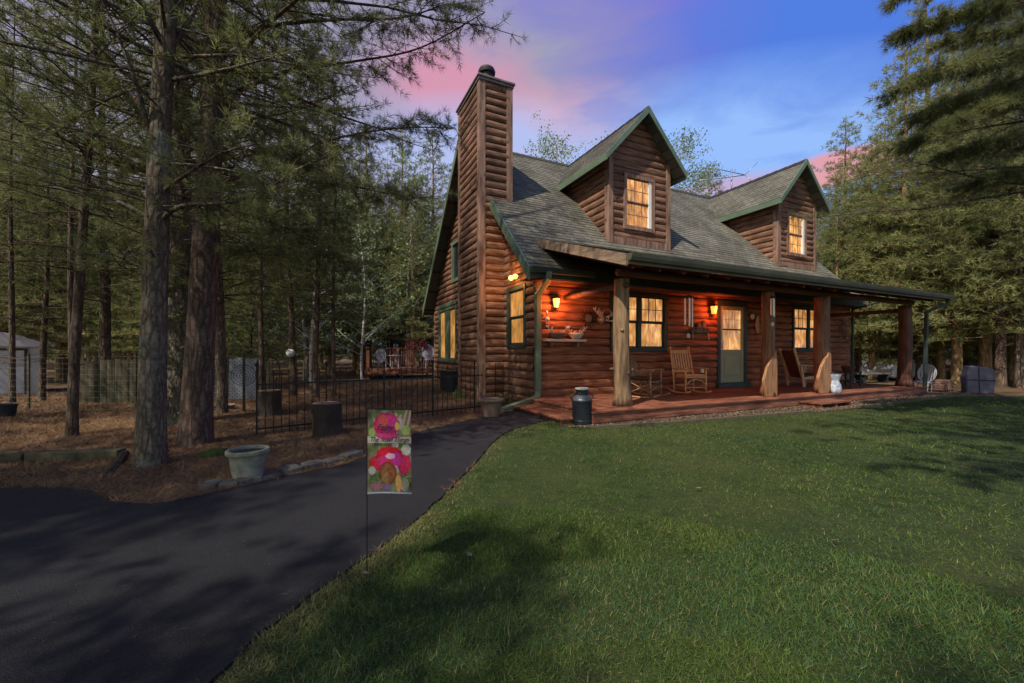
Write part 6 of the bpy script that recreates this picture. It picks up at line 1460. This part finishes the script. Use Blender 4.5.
def text(body,size,loc,parent,m,shear=.35,name='lettering',ext=.0006):
    cu=bpy.data.curves.new(name,'FONT'); cu.body=body; cu.size=size; cu.shear=shear; cu.align_x='CENTER'; cu.extrude=ext; cu.offset=size*.012; cu.space_character=.92
    o=bpy.data.objects.new(name,cu); COL.objects.link(o)
    dg=bpy.context.evaluated_depsgraph_get(); me=bpy.data.meshes.new_from_object(o.evaluated_get(dg)); COL.objects.unlink(o); bpy.data.objects.remove(o)
    o=bpy.data.objects.new(name,me); me.materials.clear(); me.materials.append(m); COL.objects.link(o); o.parent=parent; o.location=loc; o.rotation_euler=(R(90),0,0); return o
text('Enjoy',.042,(fw*.42,-.0115,hgt_*.775),cl,M['ink'])
text('The Small Things',.034,(fw*.52,-.0135,hgt_*.635),cl,M['ink'])

# ================================================================== CAMERA, SUN, SKY
cam=bpy.data.cameras.new('camera'); cam.sensor_width=36; cam.lens=36*F/1024; cam.shift_y=(HY-341.5)/1024; cam.clip_end=2000; cam.clip_start=.05
co=bpy.data.objects.new('camera',cam); COL.objects.link(co); co.location=(0,0,H); co.rotation_euler=(R(90),0,0); sc.camera=co
dsun=Vector((U[0]*1.9+V[0],U[1]*1.9+V[1],-2.75)).normalized()      # the way the light travels
elev=math.asin(-dsun.z)
sl=bpy.data.lights.new('sun','SUN'); sl.energy=SUN_E; sl.angle=R(.6); sl.color=(1,.90,.76)
so=bpy.data.objects.new('sun',sl); COL.objects.link(so); so.rotation_euler=dsun.to_track_quat('-Z','Y').to_euler(); so.location=(-20,-20,25)
w=bpy.data.worlds.new('World'); sc.world=w; w.use_nodes=True; nt=w.node_tree; N=nt.nodes; L=nt.links; N.clear()
out=N.new('ShaderNodeOutputWorld'); bg=N.new('ShaderNodeBackground'); L.new(bg.outputs[0],out.inputs[0])
sky=N.new('ShaderNodeTexSky'); sky.sky_type='NISHITA'; sky.sun_disc=False; sky.sun_elevation=elev
to=-dsun; sky.sun_rotation=math.atan2(to.x,to.y); sky.ozone_density=2.5; sky.air_density=1.0; sky.dust_density=.6
tc=N.new('ShaderNodeTexCoord')
def vmath(op,a,b=None,v=None):
    n=N.new('ShaderNodeVectorMath'); n.operation=op; L.new(a,n.inputs[0])
    if b is not None: L.new(b,n.inputs[1])
    if v is not None: n.inputs[1].default_value=v
    return n
def math_(op,a,b=None,c=None,clamp=False):
    n=N.new('ShaderNodeMath'); n.operation=op; n.use_clamp=clamp
    for i,x in enumerate((a,b,c)):
        if x is None: continue
        if isinstance(x,(int,float)): n.inputs[i].default_value=x
        else: L.new(x,n.inputs[i])
    return n.outputs[0]
def mixc(f,a,b):
    n=N.new('ShaderNodeMix'); n.data_type='RGBA'
    L.new(f,n.inputs[0]) if not isinstance(f,float) else setattr(n.inputs[0],'default_value',f)
    for i,x in ((6,a),(7,b)):
        if isinstance(x,tuple): n.inputs[i].default_value=(*x,1)
        else: L.new(x,n.inputs[i])
    return n.outputs[2]
K=SKY_K*2**EXPO     # everything below is in units of the Background strength
tint=vmath('MULTIPLY',sky.outputs[0],v=SKY_TINT).outputs[0]
sep=N.new('ShaderNodeSeparateXYZ'); L.new(tc.outputs['Generated'],sep.inputs[0])
# sunset cloud bands: stretched noise high in the sky, strongest towards the north-west
mp=N.new('ShaderNodeMapping'); mp.inputs['Scale'].default_value=(1.6,1.6,5.0); L.new(tc.outputs['Generated'],mp.inputs[0])
nz=N.new('ShaderNodeTexNoise'); nz.inputs['Scale'].default_value=2.4; nz.inputs['Detail'].default_value=9; nz.inputs['Roughness'].default_value=.6; nz.inputs['Distortion'].default_value=.4; L.new(mp.outputs[0],nz.inputs[0])
def blob(px,py,width,hgt):
    d=Vector(((px-CX)/F,1,(HY-py)/F)).normalized()
    s_=vmath('SUBTRACT',tc.outputs['Generated'],v=tuple(d)); q=vmath('MULTIPLY',s_.outputs[0],v=(1/width,1/width,1/hgt)); l=vmath('LENGTH',q.outputs[0])
    return math_('SUBTRACT',1.0,l.outputs['Value'],clamp=True)
def mask(bl,gain,nlo=.36,nhi=.66,base=.45):
    mr=N.new('ShaderNodeMapRange'); mr.inputs[1].default_value=nlo; mr.inputs[2].default_value=nhi; L.new(nz.outputs[0],mr.inputs[0])
    a=math_('MULTIPLY',bl,gain); a=math_('MULTIPLY',a,math_('ADD',mr.outputs[0],base)); return math_('MINIMUM',a,1.0,clamp=True)
pk=mixc(mask(blob(700,90,1.5,1.1),3.0,base=1.0),tint,(.085/K,.215/K,.76/K))
pk=mixc(mask(blob(500,15,.50,.36),1.2,base=.9),pk,(.19/K,.19/K,.66/K))
pk=mixc(mask(blob(150,120,1.0,.55),2.4,base=.9),pk,(.36/K,.35/K,.50/K))
pk=mixc(mask(blob(670,185,.50,.20),1.5,base=.8),pk,(.31/K,.52/K,.98/K))
pk=mixc(mask(blob(450,85,.21,.10),1.4,base=.35),pk,(.68/K,.32/K,.45/K))
pk=mixc(mask(blob(560,118,.20,.07),1.2,base=.3),pk,(.68/K,.40/K,.52/K))
pk=mixc(mask(blob(480,165,.34,.13),1.5,base=.6),pk,(.46/K,.54/K,.88/K))
pk=mixc(mask(blob(836,168,.11,.032),2.6,.3,.6),pk,(.78/K,.36/K,.42/K))
pk=mixc(mask(blob(735,186,.16,.024),1.3,.3,.6),pk,(.55/K,.42/K,.66/K))
L.new(pk,bg.inputs[0]); bg.inputs[1].default_value=SKY_K
vs=sc.view_settings; vs.view_transform='Standard'; vs.look='None'; vs.exposure=EXPO; vs.gamma=1; vs.use_curve_mapping=False
sc.cycles.max_bounces=6; sc.cycles.diffuse_bounces=3; sc.cycles.transmission_bounces=3; sc.cycles.transparent_max_bounces=4
sc.cycles.sample_clamp_indirect=3
